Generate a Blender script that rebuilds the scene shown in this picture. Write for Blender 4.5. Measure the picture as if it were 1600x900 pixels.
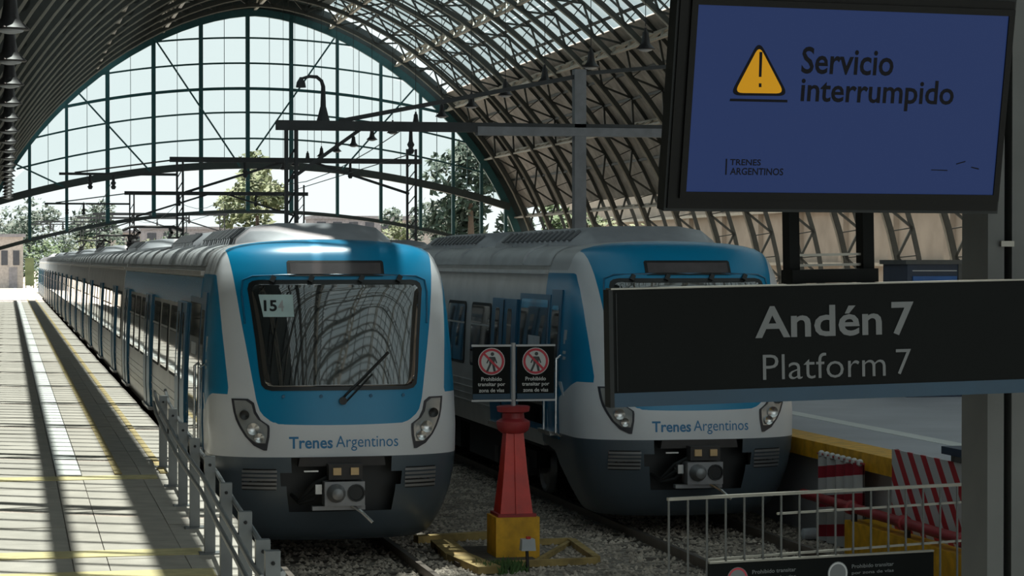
import bpy, bmesh, math, random
from mathutils import Vector, Matrix
random.seed(7)
for o in list(bpy.data.objects): bpy.data.objects.remove(o)
SC = bpy.context.scene
COL = SC.collection
# ------------------------------------------------------------------ camera
F = 3600.0                      # focal length in pixels of the 1600 px frame
YAW = math.atan(789 / F); PITCH = math.atan(43 / F)
CAM = Vector((0, 0, 3.7))
cd = bpy.data.cameras.new('camera'); co = bpy.data.objects.new('camera', cd); COL.objects.link(co)
cd.sensor_width = 36; cd.lens = 36 * F / 1600; cd.clip_start = .1; cd.clip_end = 2000
co.location = CAM; co.rotation_euler = (math.pi / 2 - PITCH, 0, -YAW)
SC.camera = co
# ------------------------------------------------------------------ sky, sun, exposure
wd = bpy.data.worlds.new('world'); SC.world = wd; wd.use_nodes = True
bg = wd.node_tree.nodes['Background']
bg.inputs[0].default_value = (.80, .89, .89, 1); bg.inputs[1].default_value = .86
sd = bpy.data.lights.new('sun', 'SUN'); sd.energy = 11.0; sd.angle = .0095; sd.color = (1, .93, .82)
so = bpy.data.objects.new('sun', sd); COL.objects.link(so)
SUN = Vector((.08, .38, 1)).normalized()
so.location = (60, 60, 90); so.rotation_euler = SUN.to_track_quat('Z', 'Y').to_euler()
SC.view_settings.view_transform = 'Standard'; SC.view_settings.look = 'None'
SC.view_settings.gamma = 1; SC.view_settings.use_curve_mapping = False
SC.view_settings.exposure = 0.48

# ------------------------------------------------------------------ pixel to place
_fw = Vector((math.sin(YAW) * math.cos(PITCH), math.cos(YAW) * math.cos(PITCH), -math.sin(PITCH)))
_rt = Vector((math.cos(YAW), -math.sin(YAW), 0)); _up = _rt.cross(_fw)
def ray(x, y): return _fw + _rt * ((x - 800) / F) - _up * ((y - 450) / F)
def onX(x, y, X): d = ray(x, y); return CAM + d * (X / d.x)
def onY(x, y, Y): d = ray(x, y); return CAM + d * (Y / d.y)
def onZ(x, y, Z): d = ray(x, y); return CAM + d * ((Z - CAM.z) / d.z)
def onPlane(x, y, p, n): d = ray(x, y); return CAM + d * ((p - CAM).dot(n) / d.dot(n))

# ------------------------------------------------------------------ materials
def srgb(r, g, b):
    f = lambda c: (c / 12.92 if c <= .04045 else ((c + .055) / 1.055) ** 2.4)
    return (f(r / 255), f(g / 255), f(b / 255), 1)
def nodes(name):
    m = bpy.data.materials.new(name); m.use_nodes = True
    return m, m.node_tree, m.node_tree.nodes['Principled BSDF']
def P(name, col, rough=.5, metal=0, var=.12, scale=4, bump=0, bscale=40, spec=.5):
    m, t, b = nodes(name); N = t.nodes; L = t.links
    b.inputs['Roughness'].default_value = rough; b.inputs['Metallic'].default_value = metal
    b.inputs['Specular IOR Level'].default_value = spec
    tc = N.new('ShaderNodeTexCoord')
    no = N.new('ShaderNodeTexNoise'); no.inputs['Scale'].default_value = scale; no.inputs['Detail'].default_value = 5
    L.new(tc.outputs['Object'], no.inputs['Vector'])
    mx = N.new('ShaderNodeMix'); mx.data_type = 'RGBA'
    c = Vector(col[:3])
    mx.inputs[6].default_value = (*(c * (1 - var)), 1); mx.inputs[7].default_value = (*(c * (1 + var)), 1)
    mr = N.new('ShaderNodeMapRange'); mr.inputs[1].default_value = .3; mr.inputs[2].default_value = .7
    L.new(no.outputs[0], mr.inputs[0]); L.new(mr.outputs[0], mx.inputs[0]); L.new(mx.outputs[2], b.inputs['Base Color'])
    if bump:
        n2 = N.new('ShaderNodeTexNoise'); n2.inputs['Scale'].default_value = bscale; n2.inputs['Detail'].default_value = 4
        L.new(tc.outputs['Object'], n2.inputs['Vector'])
        bp = N.new('ShaderNodeBump'); bp.inputs['Strength'].default_value = bump; bp.inputs['Distance'].default_value = .03
        L.new(n2.outputs[0], bp.inputs['Height']); L.new(bp.outputs[0], b.inputs['Normal'])
    return m
def emit(name, col, strength):
    m, t, b = nodes(name)
    b.inputs['Base Color'].default_value = (.004, .004, .005, 1); b.inputs['Roughness'].default_value = .4; b.inputs['Specular IOR Level'].default_value = .08
    b.inputs['Emission Color'].default_value = col; b.inputs['Emission Strength'].default_value = strength
    return m
def thin_glass(name, tint, gloss=.08, dirt=0.0, dirtcol=(.5, .5, .5, 1)):
    m = bpy.data.materials.new(name); m.use_nodes = True; t = m.node_tree; N = t.nodes; L = t.links
    for n in list(N): N.remove(n)
    out = N.new('ShaderNodeOutputMaterial'); tr = N.new('ShaderNodeBsdfTransparent'); tr.inputs[0].default_value = tint
    gl = N.new('ShaderNodeBsdfGlossy'); gl.inputs['Roughness'].default_value = .05
    fr = N.new('ShaderNodeFresnel'); fr.inputs[0].default_value = 1.3
    mx = N.new('ShaderNodeMixShader'); mx.inputs[0].default_value = gloss
    L.new(tr.outputs[0], mx.inputs[1]); L.new(gl.outputs[0], mx.inputs[2])
    last = mx
    if dirt:
        df = N.new('ShaderNodeBsdfDiffuse'); df.inputs[0].default_value = dirtcol
        tl = N.new('ShaderNodeBsdfTranslucent'); tl.inputs[0].default_value = dirtcol
        ad = N.new('ShaderNodeMixShader'); L.new(df.outputs[0], ad.inputs[1]); L.new(tl.outputs[0], ad.inputs[2])
        no = N.new('ShaderNodeTexNoise'); no.inputs['Scale'].default_value = 1.2; no.inputs['Detail'].default_value = 6
        mr = N.new('ShaderNodeMapRange'); mr.inputs[1].default_value = .35; mr.inputs[2].default_value = .75
        mr.inputs[3].default_value = dirt * .4; mr.inputs[4].default_value = dirt * 1.4
        L.new(no.outputs[0], mr.inputs[0])
        m2 = N.new('ShaderNodeMixShader'); L.new(mr.outputs[0], m2.inputs[0]); L.new(mx.outputs[0], m2.inputs[1]); L.new(ad.outputs[0], m2.inputs[2])
        last = m2
    L.new(last.outputs[0], out.inputs[0])
    return m
def stripes(name, c1, c2, period, axis, slope, waxis=2, duty=.5):
    """painted hazard stripes running across one axis, slanted along another"""
    m, t, b = nodes(name); N = t.nodes; L = t.links
    tc = N.new('ShaderNodeTexCoord'); sp = N.new('ShaderNodeSeparateXYZ'); L.new(tc.outputs['Object'], sp.inputs[0])
    a = N.new('ShaderNodeMath'); a.operation = 'MULTIPLY_ADD'; L.new(sp.outputs[waxis], a.inputs[0]); a.inputs[1].default_value = slope; L.new(sp.outputs[axis], a.inputs[2])
    d = N.new('ShaderNodeMath'); d.operation = 'DIVIDE'; L.new(a.outputs[0], d.inputs[0]); d.inputs[1].default_value = period
    fl = N.new('ShaderNodeMath'); fl.operation = 'FRACT'; L.new(d.outputs[0], fl.inputs[0])
    g = N.new('ShaderNodeMath'); g.operation = 'GREATER_THAN'; L.new(fl.outputs[0], g.inputs[0]); g.inputs[1].default_value = duty
    mx = N.new('ShaderNodeMix'); mx.data_type = 'RGBA'; mx.inputs[6].default_value = c1; mx.inputs[7].default_value = c2
    L.new(g.outputs[0], mx.inputs[0]); L.new(mx.outputs[2], b.inputs['Base Color']); b.inputs['Roughness'].default_value = .5
    return m

M = {}
M['steel_dark'] = P('steel_dark', (.035, .05, .052, 1), .55, .2)
M['rib'] = P('rib_paint', (.045, .05, .046, 1), .5, .2)
M['rib_pale'] = P('rib_pale', (.36, .34, .29, 1), .55, .1)
M['teal'] = P('teal_bloom', (.01, .075, .085, 1), .5)  # teal stands for sky bloom bleeding round the dark bars
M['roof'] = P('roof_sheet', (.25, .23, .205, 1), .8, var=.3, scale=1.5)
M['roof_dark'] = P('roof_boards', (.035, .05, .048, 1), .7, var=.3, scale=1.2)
M['glass_roof'] = thin_glass('roof_glass', (.44, .51, .53, 1), .05, .14, (.40, .45, .45, 1))
M['glass_end'] = thin_glass('end_glass', (.82, .86, .855, 1), .03)
M['gantry'] = P('galvanised', (.20, .21, .23, 1), .5, .4)
M['gantry_dark'] = P('gantry_dark', (.045, .05, .055, 1), .6, .2)
M['white'] = P('white_paint', (.62, .63, .66, 1), .3, var=.05)
M['blue'] = P('train_blue', (.0, .205, .40, 1), .25, var=.05)
M['blue_dark'] = P('door_blue', (.005, .10, .20, 1), .3, var=.08)
M['skirt'] = P('skirt_grey', (.068, .088, .108, 1), .45, var=.15)
M['stain'] = P('stainless', (.50, .49, .48, 1), .33, .55, var=.12, scale=2)
M['roofgrey'] = P('car_roof_grey', (.46, .47, .49, 1), .4, .1, var=.12, scale=2)
M['podgrey'] = P('pod_grey', (.30, .31, .34, 1), .4, .1, var=.1)
M['podslat'] = P('pod_slat', (.13, .135, .145, 1), .5)
M['black'] = P('black', (.008, .009, .01, 1), .4)
M['rubber'] = P('rubber', (.012, .013, .014, 1), .7)
M['under'] = P('underframe', (.014, .014, .015, 1), .8)
M['glass_dark'] = P('dark_glass', (.010, .012, .014, 1), .03, var=.02, spec=1.0)
M['glass_dark'].node_tree.nodes['Principled BSDF'].inputs['Coat Weight'].default_value = 1.0; M['glass_dark'].node_tree.nodes['Principled BSDF'].inputs['Coat IOR'].default_value = 1.8
M['chrome'] = P('chrome', (.6, .6, .6, 1), .25, .9)
M['iron'] = P('iron', (.27, .27, .28, 1), .45, .6)
M['iron_dark'] = P('iron_dark', (.05, .045, .045, 1), .6, .3)
M['brass'] = P('brass', (.55, .38, .2, 1), .4, .5)
M['lens'] = P('headlight_lens', (.42, .43, .44, 1), .12, .5)
M['lens_frame'] = P('headlight_frame', (.035, .035, .045, 1), .35)
M['text_blue'] = P('text_blue', (.01, .16, .36, 1), .4, var=.03)
M['paper'] = P('paper', (.42, .55, .56, 1), .6)
M['display'] = P('display', (.10, .09, .095, 1), .15)
M['yellow'] = P('yellow_paint', (.66, .34, .012, 1), .55, var=.25, scale=6)
M['red'] = P('red_paint', (.56, .030, .018, 1), .4, var=.2)
M['red_dull'] = P('red_dull', (.30, .025, .03, 1), .5, var=.2)
M['pole'] = P('pole_grey', (.36, .36, .37, 1), .45, .3)
M['sign_black'] = P('sign_black', (.003, .004, .004, 1), .6, spec=.12)
M['sign_blue'] = P('sign_blue', (.002, .036, .075, 1), .5)
M['sign_grey'] = P('sign_letters', (.15, .155, .16, 1), .6, var=.03)
M['sign_white'] = P('sign_white', (.5, .5, .5, 1), .6, var=.03)
M['sign_red'] = P('sign_red', (.45, .03, .05, 1), .6, var=.03)
M['tv_case'] = P('tv_case', (.004, .004, .004, 1), .45, spec=.15)
M['tv_edge'] = P('tv_edge', (.022, .024, .025, 1), .5, .2, spec=.2)
M['screen'] = emit('screen_blue', srgb(38, 54, 96), .60)
M['screen_ink'] = emit('screen_ink', srgb(8, 9, 18), .3)
M['screen_yellow'] = emit('screen_yellow', srgb(188, 136, 22), .66)
M['column'] = P('column_grey', (.095, .097, .095, 1), .6, .1)
M['galv'] = P('barrier_galv', (.26, .25, .22, 1), .45, .6)
M['rail_steel'] = P('rail_steel', (.20, .17, .15, 1), .4, .7)
M['sleeper'] = P('sleeper', (.07, .055, .045, 1), .9, var=.3, bump=.3)
M['ballast'] = P('ballast', (.23, .20, .17, 1), .95, var=.45, scale=9, bump=.8, bscale=25)
M['stone'] = P('stone', (.36, .31, .26, 1), .9, var=.5, scale=3)
M['slab'] = P('paving', (.40, .36, .315, 1), .8, var=.13, scale=3, bump=.15, bscale=60)
M['slab_b'] = P('paving_pale', (.44, .40, .355, 1), .8, var=.13, scale=3, bump=.15, bscale=60)
M['concrete'] = P('concrete', (.46, .45, .43, 1), .85, var=.15, scale=1.5, bump=.2)
M['platform_right'] = P('platform_right', (.42, .42, .46, 1), .6, var=.08, scale=.8)
M['white_tile'] = P('white_tile', (.68, .68, .66, 1), .6, var=.06)
M['ochre'] = P('ochre', (.42, .32, .14, 1), .7, var=.2, scale=8)
M['yellow_tact'] = P('yellow_tactile', (.60, .51, .26, 1), .7, var=.15, scale=8)
M['rail_post'] = P('post_grey', (.17, .18, .185, 1), .45, .4)
M['tube'] = P('tube_steel', (.30, .31, .32, 1), .28, .8)
M['beige'] = P('beige_wall', (.30, .265, .225, 1), .85, var=.15, scale=.7)
M['kiosk'] = P('kiosk_navy', (.02, .035, .07, 1), .5)
M['kiosk_blue'] = P('kiosk_blue', (.01, .10, .35, 1), .4)
M['cloth'] = stripes('striped_cloth', (.5, .5, .5, 1), (.30, .015, .03, 1), .40, 2, .12, 1, .6)
M['hazard'] = stripes('hazard_board', (.5, .5, .52, 1), (.42, .02, .03, 1), .42, 1, -.88, 2, .58)
M['lamp'] = P('lamp_dark', (.03, .028, .03, 1), .5, .3)
M['leaf'] = P('leaf', (.07, .12, .045, 1), .7, var=.5, scale=1)
M['leaf_dark'] = P('leaf_dark', (.045, .075, .055, 1), .7, var=.5, scale=1)
M['leaf_yel'] = P('leaf_yellow', (.13, .16, .075, 1), .7, var=.4, scale=1)
M['bark'] = P('bark', (.08, .06, .045, 1), .9)
M['bld'] = P('building_grey', (.25, .24, .26, 1), .9, var=.2)
M['bld_b'] = P('building_pale', (.42, .38, .36, 1), .9, var=.2)
M['bld_win'] = P('building_window', (.06, .065, .08, 1), .2)
M['earth'] = P('earth', (.30, .27, .23, 1), .95, var=.25, scale=.3)
M['weed'] = P('weed', (.06, .12, .03, 1), .8, var=.4)
M['timber'] = P('timber_yellow', (.34, .24, .09, 1), .8, var=.35, scale=5)
M['box_white'] = P('box_white', (.45, .47, .5, 1), .5)

# ------------------------------------------------------------------ mesh builder
class MB:
    def __init__(s): s.v = []; s.f = []
    def quadbox(s, pts):
        b = len(s.v); s.v += [tuple(p) for p in pts]
        for q in ((0, 3, 2, 1), (4, 5, 6, 7), (0, 1, 5, 4), (1, 2, 6, 5), (2, 3, 7, 6), (3, 0, 4, 7)): s.f.append(tuple(b + i for i in q))
        return s
    def box(s, x0, x1, y0, y1, z0, z1):
        return s.quadbox([(x0, y0, z0), (x1, y0, z0), (x1, y1, z0), (x0, y1, z0), (x0, y0, z1), (x1, y0, z1), (x1, y1, z1), (x0, y1, z1)])
    def taper(s, x0, x1, y0, y1, z0, z1, dx, dy):
        return s.quadbox([(x0, y0, z0), (x1, y0, z0), (x1, y1, z0), (x0, y1, z0), (x0 + dx, y0 + dy, z1), (x1 - dx, y0 + dy, z1), (x1 - dx, y1 - dy, z1), (x0 + dx, y1 - dy, z1)])
    def bar(s, a, b, w, h=None, up=(0, 0, 1)):
        a = Vector(a); b = Vector(b); h = h or w; d = (b - a)
        if d.length < 1e-6: return s
        d.normalize(); u = Vector(up)
        if abs(d.dot(u)) > .98: u = Vector((0, 1, 0)) if abs(d.y) < .9 else Vector((1, 0, 0))
        r = d.cross(u).normalized() * (w / 2); u2 = r.cross(d).normalized() * (h / 2)
        return s.quadbox([a - r - u2, a + r - u2, a + r + u2, a - r + u2, b - r - u2, b + r - u2, b + r + u2, b - r + u2])
    def tube(s, pts, r, n=8, close=True):
        pts = [Vector(p) for p in pts]; b = len(s.v); prev = None
        for i, p in enumerate(pts):
            d = (pts[min(i + 1, len(pts) - 1)] - pts[max(i - 1, 0)]).normalized()
            if prev is None: u = d.orthogonal().normalized()
            else: u = (prev - d * prev.dot(d)).normalized()
            prev = u; w = d.cross(u); rr = r[i] if isinstance(r, (list, tuple)) else r
            for k in range(n):
                a = 2 * math.pi * k / n; s.v.append(tuple(p + u * (math.cos(a) * rr) + w * (math.sin(a) * rr)))
        for i in range(len(pts) - 1):
            for k in range(n):
                k2 = (k + 1) % n; s.f.append((b + i * n + k, b + i * n + k2, b + (i + 1) * n + k2, b + (i + 1) * n + k))
        if close:
            s.f.append(tuple(b + k for k in range(n))[::-1]); e = b + (len(pts) - 1) * n; s.f.append(tuple(e + k for k in range(n)))
        return s
    def lathe(s, c, prof, n=16, ax=2, sq=False):
        """profile of (radius, height) turned about an axis through c"""
        b = len(s.v); c = Vector(c)
        for r, h in prof:
            for k in range(n):
                a = 2 * math.pi * (k + .5 * sq) / n; p = [0, 0, 0]; p[ax] = h; p[(ax + 1) % 3] = r * math.cos(a); p[(ax + 2) % 3] = r * math.sin(a)
                s.v.append(tuple(c + Vector(p)))
        m = len(prof)
        for i in range(m - 1):
            for k in range(n):
                k2 = (k + 1) % n; s.f.append((b + i * n + k, b + i * n + k2, b + (i + 1) * n + k2, b + (i + 1) * n + k))
        s.f.append(tuple(b + k for k in range(n))[::-1]); e = b + (m - 1) * n; s.f.append(tuple(e + k for k in range(n)))
        return s
    def prism(s, poly, fn, t0, t1):
        """polygon of 2-D points; fn(a, b, t) places a point at thickness t"""
        b = len(s.v); n = len(poly)
        for t in (t0, t1):
            for a, c in poly: s.v.append(tuple(fn(a, c, t)))
        s.f.append(tuple(b + i for i in range(n))[::-1]); s.f.append(tuple(b + n + i for i in range(n)))
        for i in range(n):
            j = (i + 1) % n; s.f.append((b + i, b + j, b + n + j, b + n + i))
        return s
    def slab(s, fn, rows, na, t0, t1):
        """rows of (b, a_left, a_right); fn(a, b, t); outer skin at t1, rim back to t0"""
        b0 = len(s.v); nb = len(rows)
        for t in (t1, t0):
            for b, l, r in rows:
                for i in range(na + 1): s.v.append(tuple(fn(l + (r - l) * i / na, b, t)))
        W = na + 1; O = nb * W
        id_ = lambda k, j, i: b0 + k * O + j * W + i
        for j in range(nb - 1):
            for i in range(na):
                s.f.append((id_(0, j, i), id_(0, j, i + 1), id_(0, j + 1, i + 1), id_(0, j + 1, i)))
                s.f.append((id_(1, j, i), id_(1, j + 1, i), id_(1, j + 1, i + 1), id_(1, j, i + 1)))
        for j in range(nb - 1):
            s.f.append((id_(0, j, 0), id_(0, j + 1, 0), id_(1, j + 1, 0), id_(1, j, 0)))
            s.f.append((id_(0, j + 1, na), id_(0, j, na), id_(1, j, na), id_(1, j + 1, na)))
        for i in range(na):
            s.f.append((id_(0, 0, i + 1), id_(0, 0, i), id_(1, 0, i), id_(1, 0, i + 1)))
            s.f.append((id_(0, nb - 1, i), id_(0, nb - 1, i + 1), id_(1, nb - 1, i + 1), id_(1, nb - 1, i)))
        return s
    def build(s, name, mat, parent=None, smooth=False, fix=True):
        me = bpy.data.meshes.new(name); me.from_pydata(s.v, [], s.f); me.update()
        if fix:
            bm = bmesh.new(); bm.from_mesh(me); bmesh.ops.recalc_face_normals(bm, faces=bm.faces); bm.to_mesh(me); bm.free()
        return link(name, me, mat, parent, smooth)
def link(name, me, mat, parent=None, smooth=False):
    if mat is not None and not me.materials: me.materials.append(M[mat] if isinstance(mat, str) else mat)
    if smooth:
        for p in me.polygons: p.use_smooth = True
        if smooth != 'all':
            me.set_sharp_from_angle(angle=math.radians(35))
    o = bpy.data.objects.new(name, me); COL.objects.link(o)
    if parent is not None: o.parent = parent
    return o
def empty(name, loc=(0, 0, 0), rz=0):
    o = bpy.data.objects.new(name, None); COL.objects.link(o); o.location = loc; o.rotation_euler.z = rz; o.empty_display_size = .2
    return o
def tag(o, label=None, cat=None, group=None, kind=None):
    if label: o['label'] = label
    if cat: o['category'] = cat
    if group: o['group'] = group
    if kind: o['kind'] = kind
    return o
KIDS = {}
def kids(o): return [c for c in COL.objects if c.parent == o]
def copy_tree(o, parent=None):
    idx = {}
    for c in COL.objects:
        if c.parent: idx.setdefault(c.parent, []).append(c)
    def rec(a, p):
        c = a.copy(); COL.objects.link(c); c.parent = p
        for ch in idx.get(a, []): rec(ch, c)
        return c
    return rec(o, parent)
def inst(src, name, parent, loc=(0, 0, 0)):
    o = bpy.data.objects.new(name, src.data); COL.objects.link(o); o.parent = parent; o.location = loc
    return o
def box_obj(name, mat, parent, *a): return MB().box(*a).build(name, mat, parent)
def lerp(tab, x):
    if x <= tab[0][0]: return tab[0][1]
    for (a, p), (b, q) in zip(tab, tab[1:]):
        if x <= b: return p + (q - p) * (x - a) / (b - a)
    return tab[-1][1]
def text_data(body, bold=0.0, extrude=.001):
    """lettering as mesh data, ink box scaled to the unit square: returns verts (x, y, z), faces"""
    cu = bpy.data.curves.new('lettering', 'FONT'); cu.body = body; cu.size = 1; cu.offset = bold; cu.resolution_u = 3
    ob = bpy.data.objects.new('lettering', cu); COL.objects.link(ob)
    bpy.context.view_layer.update()
    me = bpy.data.meshes.new_from_object(ob.evaluated_get(bpy.context.evaluated_depsgraph_get()))
    bpy.data.objects.remove(ob); bpy.data.curves.remove(cu)
    v = [p.co.copy() for p in me.vertices]; f = [tuple(p.vertices) for p in me.polygons]
    bpy.data.meshes.remove(me)
    x0 = min(p.x for p in v); x1 = max(p.x for p in v); y0 = min(p.y for p in v); y1 = max(p.y for p in v)
    return [((p.x - x0) / (x1 - x0), (p.y - y0) / (y1 - y0)) for p in v], f
def text_obj(name, body, mat, parent, fn, bold=0.0):
    """fn(u, v) maps the unit ink box to a point"""
    v, f = text_data(body, bold); me = bpy.data.meshes.new(name); me.from_pydata([tuple(fn(a, b)) for a, b in v], [], f); me.update()
    return link(name, me, mat, parent)

# ================================================================== STRUCTURE
PLAT = 1.05                      # platform height over the rail
YEND = 160.0; YBACK = -26.0; BAY = 6.0
XC, A_, B_, Z0, NN = 16.8, 19.5, 19.0, 2.0, 1.7
def arch(phi, off=0.0):
    """phi 0 = right foot, pi = left foot; off = outward offset"""
    c = math.cos(phi); s = max(0, math.sin(phi))
    return (XC + (A_ + off) * math.copysign(abs(c) ** (2 / NN), c), Z0 + (B_ + off) * s ** (2 / NN))
def arch_z(x, off=0):
    q = 1 - (abs(x - XC) / (A_ + off)) ** NN
    return Z0 + (B_ + off) * q ** (1 / NN) if q > 0 else Z0
def phi_of_x(x, off=0):
    c = (x - XC) / (A_ + off); return math.acos(max(-1, min(1, math.copysign(abs(c) ** (NN / 2), c))))
# ---- ground
g = MB().box(-60, 120, 14, 600, -.6, -.14).build('floor', 'ballast'); tag(g, 'dark ballast ground under the tracks', 'ground', kind='structure')
g = MB().box(-160, 220, 166, 900, -.139, -.12).build('earth', 'earth'); tag(g, 'pale sunlit ground beyond the train shed', 'ground', kind='structure')
CONC = .85
g = MB().box(-40, 2.4, -60, 15.6, -.6, CONC).box(2.4, 80, -60, 18.0, -.6, CONC).build('floor_concourse', 'concrete'); tag(g, 'grey concrete concourse at the end of the tracks', 'floor', kind='structure')
# ---- left platform with its slabs
RK = .0139                       # the platform ramps down towards the concourse
def ramp(y): return min(0, (y - 30) * RK)
def ramp_box(mb, x0, x1, y0, y1, z0, z1):
    a, b = ramp(y0), ramp(y1)
    return mb.quadbox([(x0, y0, z0 + a), (x1, y0, z0 + a), (x1, y1, z0 + b), (x0, y1, z0 + b), (x0, y0, z1 + a), (x1, y0, z1 + a), (x1, y1, z1 + b), (x0, y1, z1 + b)])
mb = MB().box(-2.6, 2.30, 30, 330, -.3, PLAT - .05).box(2.0, 2.36, 30, 330, PLAT - .18, PLAT - .05); ramp_box(mb, -2.6, 2.30, 15.6, 30, -.1, PLAT - .05)
pl = mb.build('platform', 'concrete')
tag(pl, 'sunlit station platform beside the standing train', 'platform', kind='structure')
cols = [(-2.6, -.9, 'slab'), (-.9, .58, 'slab_b'), (.90, 1.62, 'slab'), (1.62, 2.36, 'slab_b')]
rng = random.Random(3)
srcs = {}
for r in range(40):
    y0 = 15.6 + r * 1.2
    for k, (a, b, mt) in enumerate(cols):
        h = rng.uniform(-.004, .004)
        if k not in srcs:
            srcs[k] = o = MB().box(a + .003, b - .003, .004, 1.196, -.05, 0).build('paving_slab', mt, pl); o.location = (0, y0, PLAT + ramp(y0) + h)
        else: o = inst(srcs[k], 'paving_slab', pl, (0, y0, PLAT + ramp(y0) + h))
        if y0 < 29: o.rotation_euler.x = math.atan(RK)
MB().box(-2.6, .58, 63.6, 330, PLAT - .05, PLAT).box(.9, 2.36, 63.6, 330, PLAT - .05, PLAT).build('paving', 'slab_b', pl)
wt = None
for i in range(30):
    y = 28.9 + i * 1.2
    if wt is None: wt = MB().box(.59, .89, .004, 1.196, PLAT - .05, PLAT + .003).build('white_tile', 'white_tile', pl); wt.location = (0, y, 0)
    else: inst(wt, 'white_tile', pl, (0, y, 0))
MB().box(.59, .89, 64.9, 330, PLAT - .05, PLAT + .003).build('white_line', 'white_tile', pl)
ramp_box(MB(), .585, .895, 15.6, 28.9, PLAT - .05, PLAT).build('paving_slab', 'slab', pl)
for x in (1.30, 1.86): MB().box(x, x + .09, 29, 330, PLAT - .01, PLAT + .006).build('safety_line', 'ochre', pl)
for y in (28.45, 21.75, 20.4): 
    mb = ramp_box(MB(), -2.6, 1.80, y, y + .42, PLAT - .01, PLAT + .008)
    mb.build('tactile_strip', 'yellow_tact', pl)
# ---- right platform
PX = 10.98
rp = MB().box(PX + .12, 17.5, 24.2, 300, -.3, PLAT + .12).build('platform_opposite', 'platform_right')
tag(rp, 'grey platform with a yellow edge behind the striped boards', 'platform', kind='structure')
for i in range(20):
    y0 = 26.9 + i * 3.0
    MB().box(PX - .02, PX + .5, y0 + .01, y0 + 2.99, PLAT - .10, PLAT + .135).build('edge_stone', 'yellow', rp)
MB().box(PX + 1.6, PX + 1.9, 24.3, 90, PLAT + .11, PLAT + .125).build('white_line', 'white_tile', rp)
MB().box(PX - .35, PX + .12, 24.2, 28.3, -.3, .33).build('yellow_step', 'yellow', rp)
# ---- tracks
def track(xc, y0, y1, label):
    t = empty('railway_track', (xc, 0, 0)); tag(t, label, 'track')
    for s in (-1, 1):
        m = MB(); x = s * .838
        m.box(x - .07, x + .07, y0, y1, -.15, -.13).box(x - .009, x + .009, y0, y1, -.13, -.04).box(x - .036, x + .036, y0, y1, -.04, 0)
        m.build('rail', 'rail_steel', t)
    s0 = None
    n = int((min(y1, 70) - y0) / .65)
    for i in range(n):
        if s0 is None: s0 = MB().box(-1.35, 1.35, 0, .24, -.28, -.135).build('sleeper', 'sleeper', t); s0.location = (0, y0 + .2, 0)
        else: inst(s0, 'sleeper', t, (0, y0 + .2 + i * .65, 0))
T1, T2 = 4.09, 9.27
track(T1, 21, 250, 'rusty railway track under the train beside the sunlit platform')
track(T2, 21, 250, 'rusty railway track under the train behind the platform number board')
# ---- ballast stones
def stones(x0, x1, y0, y1, n, seed):
    r = random.Random(seed); v = []; f = []
    tet = [(1, 0, -.4), (-.5, .87, -.4), (-.5, -.87, -.4), (.2, .1, .9)]
    for _ in range(n):
        c = Vector((r.uniform(x0, x1), r.uniform(y0, y1), -.135)); s = r.uniform(.018, .045); a = r.random() * 6.28
        b = len(v); pts = [(1, 0, 0), (.3, .9, 0), (-.8, .5, 0), (-.7, -.6, 0), (.4, -.8, 0), (.1, .1, .8)]
        for p in pts:
            k = s * r.uniform(.7, 1.2); v.append((c.x + k * (p[0] * math.cos(a) - p[1] * math.sin(a)), c.y + k * (p[0] * math.sin(a) + p[1] * math.cos(a)), c.z + k * p[2]))
        for i in range(5): f.append((b + i, b + (i + 1) % 5, b + 5))
    me = bpy.data.meshes.new('ballast_stones'); me.from_pydata(v, [], f); me.update(); return me
o = link('ballast_stones', stones(2.6, 11, 22, 42, 24000, 5), 'stone'); tag(o, 'loose grey ballast stones lying between and beside the rails', 'ballast', kind='stuff')
# ---- train shed: walls
w = MB().box(46.2, 46.6, YBACK, 190, -.3, 13).build('wall_right', 'beige'); tag(w, 'beige masonry side wall outside the roof ribs', 'wall', kind='structure')
w = MB().box(-3.6, -3.2, YBACK, YEND, -.3, 6.0).build('wall_left', 'beige'); tag(w, 'beige masonry side wall along the sunlit platform', 'wall', kind='structure')
for i in range(16):       # piers and ledges of the right wall
    y = 40 + i * 7.5
    box_obj('pier', 'beige', bpy.data.objects['wall_right'], 45.9, 46.2, y, y + .8, -.3, 13)
for z in (3.4, 6.6): box_obj('ledge', 'rib_pale', bpy.data.objects['wall_right'], 45.8, 46.2, YBACK, 190, z, z + .18)
# ---- roof
ceil = empty('ceiling'); tag(ceil, 'vaulted train shed roof of lattice ribs, boards and glass panes', 'roof', kind='structure')
nb = int((YEND - YBACK) / BAY)
def rib_mesh():
    mb = MB(); n = 46; DI, DO = 0.0, .95
    inn = [arch(math.pi * i / n, DI) for i in range(n + 1)]; out = [arch(math.pi * i / n, DO) for i in range(n + 1)]
    inn = [(inn[0][0], -.2)] + inn + [(inn[-1][0], -.2)]; out = [(out[0][0], -.2)] + out + [(out[-1][0], -.2)]
    V = lambda p, y=0: (p[0], y, p[1])
    for i in range(len(inn) - 1):
        mb.bar(V(inn[i]), V(inn[i + 1]), .24, .09, (0, 1, 0)); mb.bar(V(out[i]), V(out[i + 1]), .20, .09, (0, 1, 0))
    return mb, inn, out
rmb, RIN, ROUT = rib_mesh()
lat = MB()
for i in range(len(RIN) - 1):
    a, b = RIN[i], RIN[i + 1]; c, d = ROUT[i], ROUT[i + 1]
    V = lambda p: (p[0], 0, p[1])
    if i % 2: lat.bar(V(a), V(d), .11, .09, (0, 1, 0))
    else: lat.bar(V(c), V(b), .11, .09, (0, 1, 0))
    lat.bar(V(a), V(c), .05, .05, (0, 1, 0))
fl = MB()
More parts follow.
